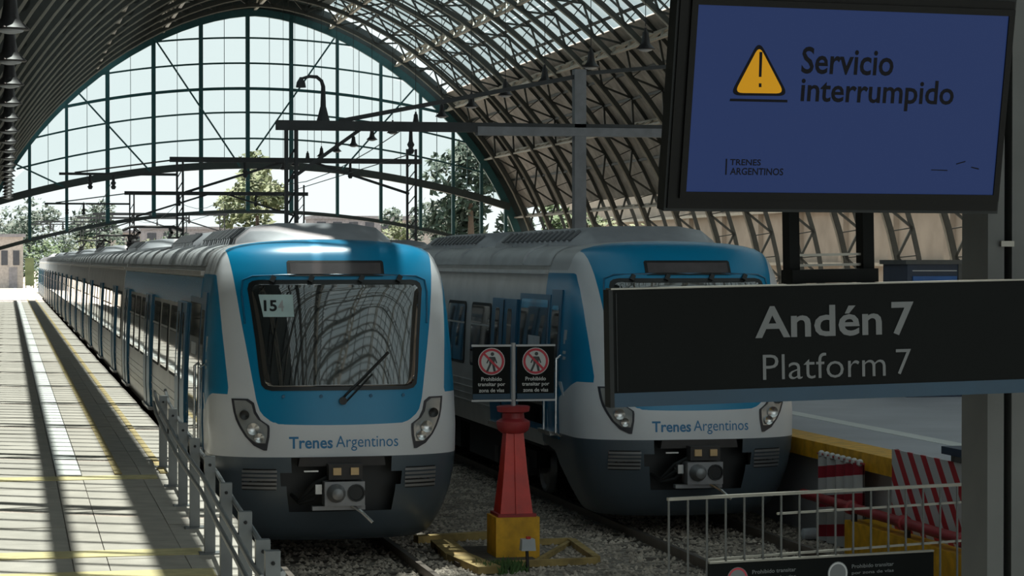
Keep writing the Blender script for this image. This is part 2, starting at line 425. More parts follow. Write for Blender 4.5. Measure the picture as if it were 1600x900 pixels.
for p, q in zip(RIN, RIN[1:]):
    k = lambda a: (XC + (a[0] - XC) * .9965, 0, a[1] - .055 if a[1] > 0 else a[1])
    fl.bar(k(p), k(q), .26, .025, (0, 1, 0))
M['flange'] = P('rib_flange_lit', (.34, .325, .28, 1), .5, .1)  # pale tone paints the light caught along the ribs' lower edges
rib0 = lat0 = fl0 = None
for k in range(nb + 1):
    y = YBACK + 2 + k * BAY
    if y > YEND + 1: break
    if rib0 is None:
        rib0 = rmb.build('roof_rib', 'rib', ceil); lat0 = lat.build('lattice', 'rib', rib0); fl0 = fl.build('flange', 'flange', rib0); rib0.location = (0, y, 0)
    else:
        r = inst(rib0, 'roof_rib', ceil, (0, y, 0)); inst(lat0, 'lattice', r); inst(fl0, 'flange', r)
ribs_y = [YBACK + 2 + k * BAY for k in range(nb + 1) if YBACK + 2 + k * BAY <= YEND + 1]
# purlins running the length of the shed
def purlin(x, w, d, off, mat='rib', plate=False):
    ph = phi_of_x(x); X, Z = arch(ph, off); mb = MB()
    mb.bar((X, YBACK, Z), (X, YEND, Z), w, d)
    mb.build('purlin', mat, ceil)
LATX = [-.6, 5.9, 10.5, 16.8, 22.0, 26.6, 30.2, 33.0, 35.2]
def lat_purlin(x):
    """lattice purlin: two flanges with a zigzag, hung between the ribs"""
    ph = phi_of_x(x); mb = MB(); X0, Za = arch(ph, .05); X1, Zb = arch(ph, .85)
    for X, Z in ((X0, Za), (X1, Zb)): mb.bar((X, YBACK, Z), (X, YEND, Z), .20, .10)
    y = YBACK + 2; i = 0
    while y < YEND:
        p, q = ((X0, Za), (X1, Zb)) if i % 2 == 0 else ((X1, Zb), (X0, Za))
        mb.bar((p[0], y, p[1]), (q[0], y + 1.5, q[1]), .12, .08); y += 1.5; i += 1
    o = mb.build('lattice_purlin', 'rib_pale', ceil)
for x in LATX: lat_purlin(x)
purlin(2.25, .26, .10, .98)
for x in (4.2, 7.4, 9.0, 12.5, 14.6, 19.0, 20.4, 23.6, 25.2, 27.9, 29.1, 31.3, 32.2, 34.1): purlin(x, .10, .14, .98)
# plain boards added to cast the long shadow bands on platform and train roof
for cx_, cw_ in ((3.02, .27), (5.9, .2)):
    X, Z = arch(phi_of_x(cx_), .55); MB().box(X - cw_, X + cw_, YBACK, YEND, Z, Z + .05).build('shade_board', 'rib', ceil)
# opaque skins and glass panes
def skin(xa, xb, mat, name, YB=None):
    YB = YBACK if YB is None else YB
    pa, pb = phi_of_x(xa, 1.05), phi_of_x(xb, 1.05); n = max(2, int(abs(pa - pb) / .07)); mb = MB()
    for i in range(n):
        p, q = arch(pa + (pb - pa) * i / n, 1.05), arch(pa + (pb - pa) * (i + 1) / n, 1.05)
        p2, q2 = arch(pa + (pb - pa) * i / n, 1.15), arch(pa + (pb - pa) * (i + 1) / n, 1.15)
        mb.quadbox([(p[0], YB, p[1]), (p[0], YEND, p[1]), (p2[0], YEND, p2[1]), (p2[0], YB, p2[1]), (q[0], YB, q[1]), (q[0], YEND, q[1]), (q2[0], YEND, q2[1]), (q2[0], YB, q2[1])])
    return mb.build(name, mat, ceil)
GL, GR, GC = (.35, 7.2), (21.5, 30.3), (7.2, 21.5)  # third band is unseen glazing, added to brighten the train fronts
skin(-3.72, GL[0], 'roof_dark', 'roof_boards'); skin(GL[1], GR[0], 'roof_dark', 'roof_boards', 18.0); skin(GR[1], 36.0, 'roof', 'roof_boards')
def pane(xa, xb):
    pa, pb = phi_of_x(xa, 1.08), phi_of_x(xb, 1.08); p, q = arch(pa, 1.08), arch(pb, 1.08); p2, q2 = arch(pa, 1.1), arch(pb, 1.1)
    mb = MB(); y1 = BAY - .08
    mb.v = [(p[0], .08, p[1]), (q[0], .08, q[1]), (q[0], y1, q[1]), (p[0], y1, p[1])]; mb.f = [(0, 1, 2, 3)]
    return mb
def splitx(a, b, n): return [a + (b - a) * i / n for i in range(n + 1)]
def glazing_frame(xa, xb, st=.75):
    # thin upright glazing bars across the bay, evenly spaced
    pa, pb = phi_of_x(xa, 1.0), phi_of_x(xb, 1.0); mb = MB(); n = 10
    for k in range(1, int(BAY / st)):
        for i in range(n):
            p, q = arch(pa + (pb - pa) * i / n, 1.02), arch(pa + (pb - pa) * (i + 1) / n, 1.02)
            mb.bar((p[0], k * st, p[1]), (q[0], k * st, q[1]), .12, .045, (0, 1, 0))
    return mb
for band, n, yl in ((GL, 3, 999), (GR, 4, 999), (GC, 4, 13)):
    src = None
    for y in ribs_y[:-1]:
        if y > yl: break
        if src is None: src = glazing_frame(*band, .75 if band is GL else 2.0).build('glazing_frame', 'rib', ceil); src.location = (0, y, 0)
        else: inst(src, 'glazing_frame', ceil, (0, y, 0))
    xs = splitx(*band, n)
    for xa, xb in zip(xs, xs[1:]):
        src = None
        for y in ribs_y[:-1]:
            if y > yl: break
            if src is None: src = pane(xa + .03, xb - .03).build('glass_pane', 'glass_roof', ceil, fix=False); src.location = (0, y, 0)
            else: inst(src, 'glass_pane', ceil, (0, y, 0))
mb = MB(); n = 60
for i in range(n):
    p, q, p2, q2 = arch(math.pi * i / n, -.1), arch(math.pi * (i + 1) / n, -.1), arch(math.pi * i / n, 1.16), arch(math.pi * (i + 1) / n, 1.16)
    mb.quadbox([(p[0], YEND - .1, p[1]), (q[0], YEND - .1, q[1]), (q2[0], YEND - .1, q2[1]), (p2[0], YEND - .1, p2[1]), (p[0], YEND, p[1]), (q[0], YEND, q[1]), (q2[0], YEND, q2[1]), (p2[0], YEND, p2[1])])
mb.build('gable_band', 'steel_dark', ceil)
# ---- end screen
win = empty('window_1'); tag(win, 'great arched glass end screen with glazing bars tinted teal by sky bloom', 'window', kind='structure')
ye = YEND - .2
vx = [onY(x, 200, ye).x for x in (-28, 46, 104, 168, 240, 314, 387, 455, 527, 595, 657, 708, 752, 790)]
def sag(z, x): return z - 2.5 * ((x - XC) / 17.0) ** 2      # every bar of the screen bows down to the sides
ZB = 10.3; ZL = 7.1
for i, x in enumerate(vx):
    z1 = arch_z(x); wd_ = .28 if i in (3, 4, 5, 6, 7) else .21
    if z1 > sag(ZL, x): MB().box(x - wd_ / 2, x + wd_ / 2, ye - .15, ye + .15, sag(ZL, x), z1).build('mullion', 'teal', win)
rows_z = [12.15, 13.95, 15.6, 17.35, 19.1]
def arc_bar(z, h, d, name, mat):
    mb = MB(); n = 40; pts = []
    for i in range(n + 1):
        x = XC - 19 + 38 * i / n; zz = sag(z, x)
        if zz < arch_z(x) - .05: pts.append((x, zz))
    for a, b in zip(pts, pts[1:]): mb.bar((a[0], ye, a[1]), (b[0], ye, b[1]), d, h)
    mb.build(name, mat, win)
for k, z in enumerate(rows_z): arc_bar(z, .20 if k in (2, ) else .12, .12, 'transom', 'teal')
arc_bar(ZB, .5, .5, 'bottom_beam', 'steel_dark'); arc_bar(ZL, .25, .3, 'lower_beam', 'steel_dark')
for a, b in (((118, 140), (235, 268)), ((240, 58), (375, 260)), ((522, 60), (400, 235)), ((650, 135), (535, 265)), ((0, 245), (100, 292))):
    p, q = onY(*a, ye - .4), onY(*b, ye - .4); MB().bar(p, q, .11, .11, (0, 1, 0)).build('tie_rod', 'teal', win)
for a, b in zip(vx, vx[1:]):
    m = (a + b) / 2
    if arch_z(m) > sag(ZB, m): MB().box(m - .018, m + .018, ye - .03, ye + .05, sag(ZB, m), arch_z(m)).build('glazing_bar', 'teal', win)
    zs = [ZB] + rows_z + [21.5]
    for z0, z1 in zip(zs, zs[1:]):
        q = [(a, sag(z0, a)), (b, sag(z0, b)), (b, min(sag(z1, b), arch_z(b))), (a, min(sag(z1, a), arch_z(a)))]
        if q[2][1] <= q[1][1] + .02 and q[3][1] <= q[0][1] + .02: continue
        if q[2][1] < q[1][1]: q[2] = q[1]
        if q[3][1] < q[0][1]: q[3] = q[0]
        uniq = [p for i, p in enumerate(q) if p not in q[:i]]
        if len(uniq) < 3: continue
        mb = MB(); mb.v = [(p[0], ye + .03, p[1]) for p in uniq]; mb.f = [tuple(range(len(uniq)))]
        mb.build('glass_pane', 'glass_end', win, fix=False)
# rim arch of the screen
mb = MB(); n = 48
for i in range(n):
    p, q = arch(math.pi * i / n, -.15), arch(math.pi * (i + 1) / n, -.15); mb.bar((p[0], ye, p[1]), (q[0], ye, q[1]), .5, .3, (0, 1, 0))
mb.build('rim_arch', 'teal', win)

# ================================================================== TRAINS
WT = [(.16, 1.22), (.22, 1.29), (.3, 1.34), (.45, 1.41), (.55, 1.45), (.8, 1.53), (1.05, 1.57), (1.24, 1.59), (1.6, 1.60), (2.1, 1.59), (2.6, 1.57), (3.0, 1.545), (3.3, 1.52), (3.5, 1.49), (3.62, 1.455), (3.72, 1.42), (3.80, 1.37), (3.86, 1.28), (3.905, 1.14), (3.94, .94), (3.965, .66), (3.98, .33), (3.985, .02)]
YT = [(.16, .42), (.22, .32), (.3, .24), (.45, .15), (.55, .11), (.8, .04), (1.05, .0), (1.24, 0), (1.6, .02), (2.1, .10), (2.6, .21), (3.0, .31), (3.3, .40), (3.5, .48), (3.62, .55), (3.72, .62), (3.80, .69), (3.86, .77), (3.905, .87), (3.94, 1.02), (3.965, 1.25), (3.98, 1.6), (3.985, 2.0)]
D_, Q_ = .95, 2.7
def cw(z): return lerp(WT, z)
def cyf(z): return lerp(YT, z)
def fsurf(x, z):
    r = min(abs(x) / cw(z), 1); return cyf(z) + D_ * (1 - (1 - r ** Q_) ** (1 / Q_))
def FP(x, z, t): return (x, fsurf(x, z) - t, z)
CABL = 2.7
def cab_material():
    m, t, b = nodes('cab_livery'); N = t.nodes; L = t.links
    def at(n):
        a = N.new('ShaderNodeAttribute'); a.attribute_name = n
        g = N.new('ShaderNodeMath'); g.operation = 'GREATER_THAN'; g.inputs[1].default_value = 0; L.new(a.outputs['Fac'], g.inputs[0]); return g.outputs[0]
    no = N.new('ShaderNodeTexNoise'); no.inputs['Scale'].default_value = 2.5; no.inputs['Detail'].default_value = 5
    tc = N.new('ShaderNodeTexCoord'); L.new(tc.outputs['Object'], no.inputs[0])
    def mixc(f, a, bcol):
        x = N.new('ShaderNodeMix'); x.data_type = 'RGBA'; L.new(f, x.inputs[0])
        if isinstance(a, tuple): x.inputs[6].default_value = a
        else: L.new(a, x.inputs[6])
        x.inputs[7].default_value = bcol; return x.outputs[2]
    c = mixc(no.outputs[0], (.58, .59, .62, 1), (.66, .67, .70, 1))
    c = mixc(at('blue'), c, (.0, .205, .40, 1)); c = mixc(at('roofgrey'), c, (.46, .47, .49, 1)); c = mixc(at('dark'), c, (.068, .088, .108, 1))
    L.new(c, b.inputs['Base Color']); b.inputs['Roughness'].default_value = .3
    return m
M['cab'] = cab_material()
def cab_shell(parent):
    zs = sorted(set([z for z, _ in WT] + [.35 + .0, .65, .72, .88, .96, 1.14, 1.20, 1.32, 1.4, 1.5, 1.66, 1.7, 1.76, 1.82, 1.9, 1.96, 2.02, 2.2, 2.3, 2.4, 2.5, 2.7, 2.8, 2.9, 3.1, 3.2, 3.4, 3.56, 3.67, 3.76, 3.83, 3.885, 3.925, 3.953, 3.973]))
    nf = 64; ns = 12; V = []; at = {'blue': [], 'dark': [], 'roofgrey': []}; cols_ = nf + 1 + 2 * ns
    bt = [(1.66, 1.30), (1.66, .5)]
    xb = [(1.6, .70), (1.68, .86), (1.74, .95), (1.82, 1.01), (1.95, 1.05), (2.95, 1.21), (3.8, 1.32)]     # blue nose panel half width
    xs = [(1.9, 1.35), (2.0, 1.37), (2.8, 1.43), (3.4, 1.46)]                                               # pillar's outer edge
    for z in zs:
        w_, yf = cw(z), cyf(z)
        yb = CABL if z >= 1.0 else max(yf + D_ + .15, yf + D_ + .15 + (z - .16) * 1.1)
        row = []
        for i in range(ns): row.append((-w_, yb + (yf + D_ - yb) * i / ns))
        for i in range(nf + 1):
            th = math.pi * i / nf; c, s = math.cos(th), math.sin(th)
            row.append((-math.copysign(abs(c) ** (2 / Q_), c) * w_, yf + D_ * (1 - abs(s) ** (2 / Q_))))
        for i in range(1, ns + 1): row.append((w_, yf + D_ + (yb - yf - D_) * i / ns))
        for x, y in row:
            V.append((x, y, z)); ax = abs(x)
            front = min(lerp(xb, z) - ax, (z - (1.66 - .02 * (1 - (ax / .9) ** 2)) ), 1.55 - y)
            if z > 3.8: front = min(1.32 - ax, 1.5 - y)
            low = 2.02 - .30 * max(0, (y - .7)) ** 1.0
            side = min(ax - lerp(xs, z), z - low, 3.52 - z, (y - cyf(z)) - .3)
            at['blue'].append(max(front, side)); at['dark'].append(1.245 - z)
            at['roofgrey'].append(min(y - 1.5, z - 3.56))
    nr = len(zs); fcs = []
    for j in range(nr - 1):
        zm = (zs[j] + zs[j + 1]) / 2
        for i in range(cols_ - 1):
            a = j * cols_ + i; x0 = V[a][0]; xm = (V[a][0] + V[a + 1][0]) / 2; ym = (V[a][1] + V[a + 1][1]) / 2
            hw = .66 if zm > 1.05 else (.74 if zm > .96 else .74 - (.96 - zm) * .3)
            if zm > 1.05 and zm < 1.24: hw = .60
            if .55 < zm < 1.24 and abs(xm) < hw and ym < .5: continue
            fcs.append((a, a + 1, a + 1 + cols_, a + cols_))
    me = bpy.data.meshes.new('cab_shell'); me.from_pydata(V, [], fcs); me.update()
    for k, vals in at.items():
        a = me.attributes.new(k, 'FLOAT', 'POINT'); a.data.foreach_set('value', vals)
    bm = bmesh.new(); bm.from_mesh(me); bmesh.ops.recalc_face_normals(bm, faces=bm.faces); bm.to_mesh(me); bm.free()
    return link('cab_shell', me, 'cab', parent, 'all')
def SP(s):      # side surface: a = y, b = z, t = proud
    return lambda a, b, t: (s * (cw(b) + t), a, b)
def zrows(z0, z1, y0, y1, n=5, r=0.0):
    """rows for a side or front patch with rounded corners"""
    out = []
    zz = [z0 + (z1 - z0) * i / n for i in range(n + 1)]
    if r: zz = sorted(set(zz + [z0 + r * k for k in (.15, .4, .7, 1)] + [z1 - r * k for k in (.15, .4, .7, 1)]))
    for z in zz:
        d = min(z - z0, z1 - z); ins = 0
        if r and d < r: ins = r - math.sqrt(max(0, r * r - (r - d) ** 2))
        out.append((z, y0 + ins, y1 - ins))
    return out
def body_shell(parent, y0, y1, name='body_shell'):
    zs = [z for z, _ in WT if z >= 1.0]; zs = [.98] + zs
    ring = [(-cw(z), z) for z in zs] + [(cw(z), z) for z in reversed(zs)]
    n = len(ring); V = []; Fc = []
    for y in (y0, y1): V += [(x, y, z) for x, z in ring]
    for i in range(n):
        j = (i + 1) % n; Fc.append((i, j, n + j, n + i))
    Fc.append(tuple(range(n))); Fc.append(tuple(range(n, 2 * n)))
    mb = MB(); mb.v = V; mb.f = Fc
    o = mb.build(name, 'stain', parent, True)
    # roof part of the shell in its own paint
    rs = [z for z, _ in WT if z >= 3.6]; rg = [(-cw(z) - .004, z + .004) for z in rs] + [(cw(z) + .004, z + .004) for z in reversed(rs)]
    m2 = MB(); k = len(rg)
    m2.v = [(x, y0, z) for x, z in rg] + [(x, y1, z) for x, z in rg]; m2.f = [(i, i + 1, k + i + 1, k + i) for i in range(k - 1)]
    ro = m2.build('roof_skin', 'roofgrey', parent, True)
    for s in (-1, 1): MB().box(s * 1.50 - .03, s * 1.50 + .03, y0 + .05, y1 - .05, 3.50, 3.56).build('gutter', 'stain', parent)
    yy = y0 + 1.8
    while yy < y1:
        m3 = MB()
        rr = [z for z, _ in WT if z >= 3.55]; pts = [(-cw(z) - .01, yy, z + .012) for z in rr] + [(cw(z) + .01, yy, z + .012) for z in reversed(rr)]
        for a, b in zip(pts, pts[1:]): m3.bar(a, b, .05, .02, (0, 1, 0))
        m3.build('roof_seam', 'roofgrey', parent); yy += 2.6
    return o
def side_door(parent, s, y0, y1, leaves=2):
    d = MB().slab(SP(s), zrows(1.12, 3.10, y0, y1), 1, -.02, .05).build('door', 'blue_dark', parent)
    w = (y1 - y0) / leaves
    for i in range(leaves):
        a = y0 + i * w
        MB().slab(SP(s), zrows(2.0, 2.95, a + .3, a + w - .3, 4, .07), 2, .0, .056).build('door_glass', 'glass_dark', d)
    for i in range(1, leaves): MB().slab(SP(s), zrows(1.14, 3.08, y0 + i * w - .012, y0 + i * w + .012), 1, 0, .06).build('door_seal', 'rubber', d)
    MB().slab(SP(s), zrows(1.06, 1.12, y0 - .03, y1 + .03, 1), 1, -.02, .09).build('threshold', 'chrome', d)
def side_window(parent, s, y0, y1):
    f_ = MB().slab(SP(s), zrows(1.93, 3.0, y0, y1, 5, .1), 3, -.01, .012).build('window', 'rubber', parent)
    MB().slab(SP(s), zrows(1.98, 2.95, y0 + .05, y1 - .05, 5, .08), 3, -.01, .018).build('pane', 'glass_dark', f_)
    MB().slab(SP(s), zrows(2.62, 2.65, y0 + .05, y1 - .05, 1), 1, 0, .024).build('window_bar', 'stain', f_)
def sides(parent, doors, y_end, y_start, band=None):
    for s in (-1, 1):
        for a, b in doors: side_door(parent, s, a, b)
        edges = [y_start] + [v for d in doors for v in d] + [y_end]
        for a, b in zip(edges[0::2], edges[1::2]):
            L = b - a
            if L < 1.2: continue
            n = max(1, round(L / 2.1)); st = L / n
            for i in range(n): side_window(parent, s, a + i * st + .25, a + (i + 1) * st - .25)
        for z in (1.30, 1.42, 1.54, 1.66): MB().slab(SP(s), zrows(z, z + .025, y_start - .4, y_end, 1), 1, -.01, .008).build('side_bead', 'stain', parent)
        if band: MB().slab(SP(s), zrows(3.06, 3.47, band[0], band[1], 3), 1, -.01, .006).build('blue_band', 'blue', parent)  # blue strip paints a reflection along the upper side of one train
def bogie(parent, y):
    b = MB().box(-1.2, -1.0, y - 1.6, y + 1.6, .45, .72).box(1.0, 1.2, y - 1.6, y + 1.6, .45, .72).box(-1.1, 1.1, y - .25, y + .25, .4, .75).build('bogie', 'under', parent)
    for dy in (-1.15, 1.15):
        for s in (-1, 1):
            MB().lathe((s * .88, y + dy, .452), [(.44, -.01), (.43, .02), (.40, .09), (.36, .10), (.30, .06), (.12, .07), (.12, .16), (.05, .17)] if s > 0 else [(.05, -.17), (.12, -.16), (.12, -.07), (.30, -.06), (.36, -.10), (.40, -.09), (.43, -.02), (.44, .01)], 24, 0).build('wheel', 'iron', b, True)
            MB().box(s * 1.18 - .08, s * 1.18 + .08, y + dy - .16, y + dy + .16, .32, .6).build('axle_box', 'iron_dark', b)
    for s in (-1, 1): MB().lathe((s * 1.2, y, .45), [(.13, 0), (.15, .05), (.15, .4), (.13, .45)], 12).build('air_spring', 'rubber', b, True)
def pod(parent, y0, y1, front_cut=True):
    """roof air-conditioner housing with sloping ends and slatted flanks"""
    p = MB()
    sec = [(-1.12, 3.80), (-1.05, 4.0), (-.86, 4.15), (-.5, 4.21), (.5, 4.21), (.86, 4.15), (1.05, 4.0), (1.12, 3.80)]
    ys = [(y0, .0), (y0 + .55, 1), (y1 - .55, 1), (y1, .0)]; n = len(sec)
    for y, k in ys: p.v += [(x * (.93 + .07 * k), y, 3.80 + (z - 3.80) * (.35 + .65 * k)) for x, z in sec]
    for j in range(3):
        for i in range(n - 1): p.f.append((j * n + i, j * n + i + 1, (j + 1) * n + i + 1, (j + 1) * n + i))
    p.f.append(tuple(range(n))); p.f.append(tuple(3 * n + i for i in range(n)))
    o = p.build('air_conditioner', 'podgrey', parent, True)
    yy = y0 + .9
    while yy < y1 - 1.0:
        for s in (-1, 1):
            MB().quadbox([(s * 1.06, yy, 4.0), (s * .89, yy, 4.135), (s * .89, yy + .16, 4.135), (s * 1.06, yy + .16, 4.0), (s * 1.08, yy, 4.015), (s * .905, yy, 4.16), (s * .905, yy + .16, 4.16), (s * 1.08, yy + .16, 4.015)]).build('slat', 'podslat', o)
        yy += .36
    return o
def underframe(parent, y0, y1):
    for a, b in ((.22, .36), (.40, .58), (.62, .78)):
        MB().box(-1.25, 1.25, y0 + (y1 - y0) * a, y0 + (y1 - y0) * b, .32, .98).build('equipment_box', 'under', parent)
    MB().box(-1.35, 1.35, y0, y1, .86, 1.0).build('underframe', 'under', parent)
    bogie(parent, y0 + 4.1); bogie(parent, y1 - 3.8)
def band_rows(tab): return tab
CARL = 23.3
def make_cab_car(x, y, label, paper=False, band=None):
    t = empty('train_cab_car', (x, y, 0)); tag(t, label, 'train')
    cab_shell(t); body_shell(t, CABL - .01, CARL)
    # windscreen
    ws = [(2.12, .86), (2.14, .91), (2.18, .945), (2.3, .965), (2.7, 1.0), (3.1, 1.045), (3.3, 1.07), (3.36, 1.055), (3.39, 1.02), (3.40, .97)]
    fr = [(2.07, .86), (2.09, .94), (2.14, .985), (2.3, 1.01), (2.7, 1.045), (3.1, 1.09), (3.34, 1.12), (3.41, 1.10), (3.44, 1.06), (3.455, .98)]
    MB().slab(FP, [(z, -a, a) for z, a in fr], 20, -.01, .010).build('windscreen_frame', 'black', t, True)
    wo = MB().slab(FP, [(z, -a, a) for z, a in ws], 24, -.01, .016).build('windscreen', 'glass_dark', t, 'all')
    # raised moulding above and around the screen
    pts = [(-1.16, 2.9), (-1.19, 3.3), (-1.17, 3.45), (-1.05, 3.50), (-.6, 3.515), (0, 3.52), (.6, 3.515), (1.05, 3.50), (1.17, 3.45), (1.19, 3.3), (1.16, 2.9)]
    MB().tube([FP(a, b, .006) for a, b in pts], .014, 6).build('screen_moulding', 'blue_dark', t, True)
    for xx in (-.82, -.34, .30, .80):
        MB().bar(FP(xx + .03, 3.50, .03), FP(xx - .01, 3.43, .03), .06, .05, (0, 1, 0)).build('clip', 'black', t)
    for xx in (-.72, -.25, .38, .80):
        MB().lathe(Vector(FP(xx, 2.0, .004)), [(.02, -.02), (.022, .0), (.012, .015)], 8, 1).build('washer_nozzle', 'blue_dark', t)
    # destination display
    d = MB().slab(FP, [(3.50, -.60, .60), (3.52, -.62, .62), (3.68, -.62, .62), (3.70, -.60, .60)], 12, -.01, .014).build('destination_display', 'black', t)
    MB().slab(FP, [(3.53, -.58, .58), (3.67, -.58, .58)], 12, 0, .018).build('display_glass', 'display', d)
    # wiper
    wp = MB().tube([FP(.0, 1.95, .03), FP(.06, 2.02, .05), FP(.36, 2.30, .05)], .016, 6).tube([FP(.06, 1.93, .03), FP(.40, 2.27, .05)], .012, 6).build('wiper', 'black', t)
    MB().bar(FP(.20, 2.14, .035), FP(.62, 2.54, .035), .03, .03).build('wiper_blade', 'rubber', wp)
    MB().lathe(Vector(FP(.02, 1.94, .02)), [(.05, -.03), (.05, .01), (.03, .02)], 10, 1).build('wiper_hub', 'black', wp)
    # headlights
    HL = [(1.33, .93, .97), (1.39, .92, 1.09), (1.50, .90, 1.19), (1.60, .895, 1.25), (1.64, .90, 1.27), (1.71, 1.0, 1.30), (1.81, 1.055, 1.325), (1.92, 1.08, 1.34), (1.97, 1.15, 1.345)]
    for s in (-1, 1):
        R = [(z, s * a, s * b) for z, a, b in HL]
        h = MB().slab(FP, R, 6, -.01, .012).build('headlight', 'lens_frame', t)
        Ri = [(z + (.03 if z < 1.5 else (-.02 if z > 1.8 else 0)), s * (a + .03), s * (b - .03)) for z, a, b in HL[1:]]
        MB().slab(FP, Ri, 6, 0, .018).build('lens', 'lens', h, True)
        for (cx, cz, rr, mt) in ((1.20, 1.77, .06, 'black'), (1.10, 1.60, .075, 'chrome'), (1.03, 1.49, .06, 'chrome')):
            MB().lathe(Vector(FP(s * cx, cz, .045)), [(rr, .05), (rr, -.02), (rr * .7, -.012), (rr * .4, -.004)][::-1], 16, 1).build('lamp_reflector', mt, h, True)
    # lettering
    def tf(x0, x1, z0, z1): return lambda u, v: FP(x0 + (x1 - x0) * u, z0 + (z1 - z0) * v, .004)
    text_obj('lettering', 'Trenes', 'text_blue', t, tf(-.66, -.115, 1.35, 1.50), .022)
    text_obj('lettering', 'Argentinos', 'text_blue', t, tf(-.075, .72, 1.315, 1.505), .0)
    # vents
    for s in (-1, 1):
        v = MB().slab(FP, [(.83, s * .82, s * 1.22), (1.10, s * .82, s * 1.22)], 4, -.01, .004).build('vent', 'black', t)
        for i in range(5):
            z = .845 + i * .052
            MB().slab(FP, [(z, s * .81, s * 1.23), (z + .03, s * .81, s * 1.23)], 5, 0, .02).build('vent_slat', 'iron', v)
    # coupler pocket and coupler
    MB().box(-.85, .85, .45, 1.6, .45, 1.3).build('coupler_pocket', 'black', t)
    MB().slab(FP, [(1.13, -.55, .55), (1.245, -.53, .53)], 6, -.12, .03).build('pocket_lip', 'iron_dark', t)
    c = empty('coupler', (0, 0, 0)); c.parent = t
    MB().box(-.13, .13, -.05, .6, .78, 1.02).build('coupler_shank', 'iron_dark', c)
    MB().box(-.26, .24, -.32, -.05, .66, .96).build('coupler_head', 'iron', c)
    MB().lathe((-.12, -.32, .82), [(.12, .02), (.115, -.05), (.07, -.16), (.03, -.18)][::-1], 14, 1).build('coupler_cone', 'iron', c, True)
    MB().lathe((.13, -.325, .82), [(.11, .01), (.11, -.02), (.09, -.02), (.085, -.005)][::-1], 14, 1).build('coupler_cup', 'black', c)
    MB().box(-.20, .22, -.26, -.06, .98, 1.17).build('electric_head', 'iron_dark', c)
    for xx in (-.1, .12): MB().box(xx - .05, xx + .05, -.29, -.26, 1.04, 1.13).build('contact_cover', 'brass', c)
    MB().box(-.40, .26, -.22, -.10, .60, .65).build('coupler_bar', 'iron', c)
    MB().tube([(.08, -.25, .66), (.2, -.36, .58), (.32, -.44, .46)], .022, 6).build('uncoupling_handle', 'chrome', c)
    MB().box(-.36, -.28, -.2, -.02, .80, .92).build('air_valve', 'chrome', c)
    MB().box(-.48, -.30, -.02, .04, 1.06, 1.08).build('catch', 'chrome', c)
    for k in range(3): MB().tube([(-.2, -.1, 1.0 - .06 * k), (-.36, -.06, .92 - .1 * k), (-.52, .1, .70 - .02 * k), (-.6, .3, .75)], .025, 6).build('air_hose', 'rubber', c, True)
    # cab side: door, glass, handrail, mark
    for s in (-1, 1):
        dd = MB().slab(SP(s), zrows(1.15, 3.28, 1.60, 2.22), 1, -.02, .02).build('cab_door', 'blue_dark', t)
        MB().slab(SP(s), zrows(2.1, 3.05, 1.70, 2.12, 4, .06), 2, 0, .026).build('door_glass', 'glass_dark', dd)
        for yy in (1.53, 2.28): MB().tube([SP(s)(yy, 1.2, .0), SP(s)(yy, 1.25, .07), SP(s)(yy, 2.3, .07), SP(s)(yy, 2.35, .0)], .018, 6).build('handrail', 'chrome', t)
        MB().slab(SP(s), zrows(1.2, 3.2, 2.33, 4.36), 1, -.01, .008).build('side_panel', 'blue_dark', t)
        gp = MB().slab(SP(s), zrows(1.3, 3.12, 2.45, 4.22, 4, .05), 2, -.01, .016).build('side_glass', 'glass_dark', t)
        MB().slab(SP(s), zrows(2.42, 2.58, 2.85, 3.6, 1), 1, 0, .021).build('side_display', 'box_white', gp)
        # small mark on the blue flank, white swoosh under it
        for (ya, yb2, za, zb2) in ((1.30, 1.38, 2.52, 2.72), (1.22, 1.29, 2.58, 2.72), (1.24, 1.40, 2.38, 2.42), (1.24, 1.40, 2.30, 2.34)):
            MB().slab(SP(s), [(za, ya + .03, yb2 + .03), (zb2, ya, yb2)], 1, -.01, .006).build('flank_mark', 'roofgrey', t)
        MB().slab(SP(s), [(1.78, 1.30, 1.34), (1.88, 1.33, 1.50), (1.98, 1.45, 1.68)], 1, -.01, .006).build('swoosh', 'white', t)
        MB().slab(SP(s), zrows(1.2, 1.26, 1.7, 2.45, 1), 1, 0, .12).build('step', 'chrome', t)
    sides(t, [(4.4, 6.2), (12.5, 14.3), (20.3, 22.1)], CARL - .2, 4.3, band)
    pod(t, 2.2, 9.0); pod(t, 9.25, 15.8)
    MB().box(-.35, .35, 16.6, 18.6, 3.85, 4.12).build('roof_box', 'podgrey', t)
    underframe(t, 2.2, CARL)
    if paper:
        p = MB().slab(FP, [(2.99, -.94, -.56), (3.27, -.99, -.57)], 3, 0, .021).build('paper_notice', 'paper', t)
        text_obj('number', '15', 'black', p, lambda u, v: FP(-.93 + .16 * u, 3.06 + .14 * v, .024), .03)
        text_obj('number', '4', 'pole', p, lambda u, v: FP(-.755 + .07 * u, 3.06 + .14 * v, .024), .02)
    return t
def make_car():
    t = empty('train_car')
    body_shell(t, 0.3, CARL - .1); sides(t, [(3.0, 4.8), (10.9, 12.7), (18.8, 20.6)], CARL - .4, .5)
    pod(t, 2.2, 8.5); underframe(t, .3, CARL - .1)
    MB().box(-1.2, 1.2, .03, .32, 1.05, 3.6).build('gangway', 'blue_dark', t)
    return t
cab1 = make_cab_car(T1, 28.6, 'blue and white train cab with a paper notice in its windscreen, by the sunlit platform', True, (2.7, 23.2))
cab2 = make_cab_car(T2, 30.3, 'blue and white train cab half hidden by the platform number board')
car0 = make_car(); base = 28.6 + CARL
ords = ['second', 'third', 'fourth', 'fifth', 'sixth', 'seventh']
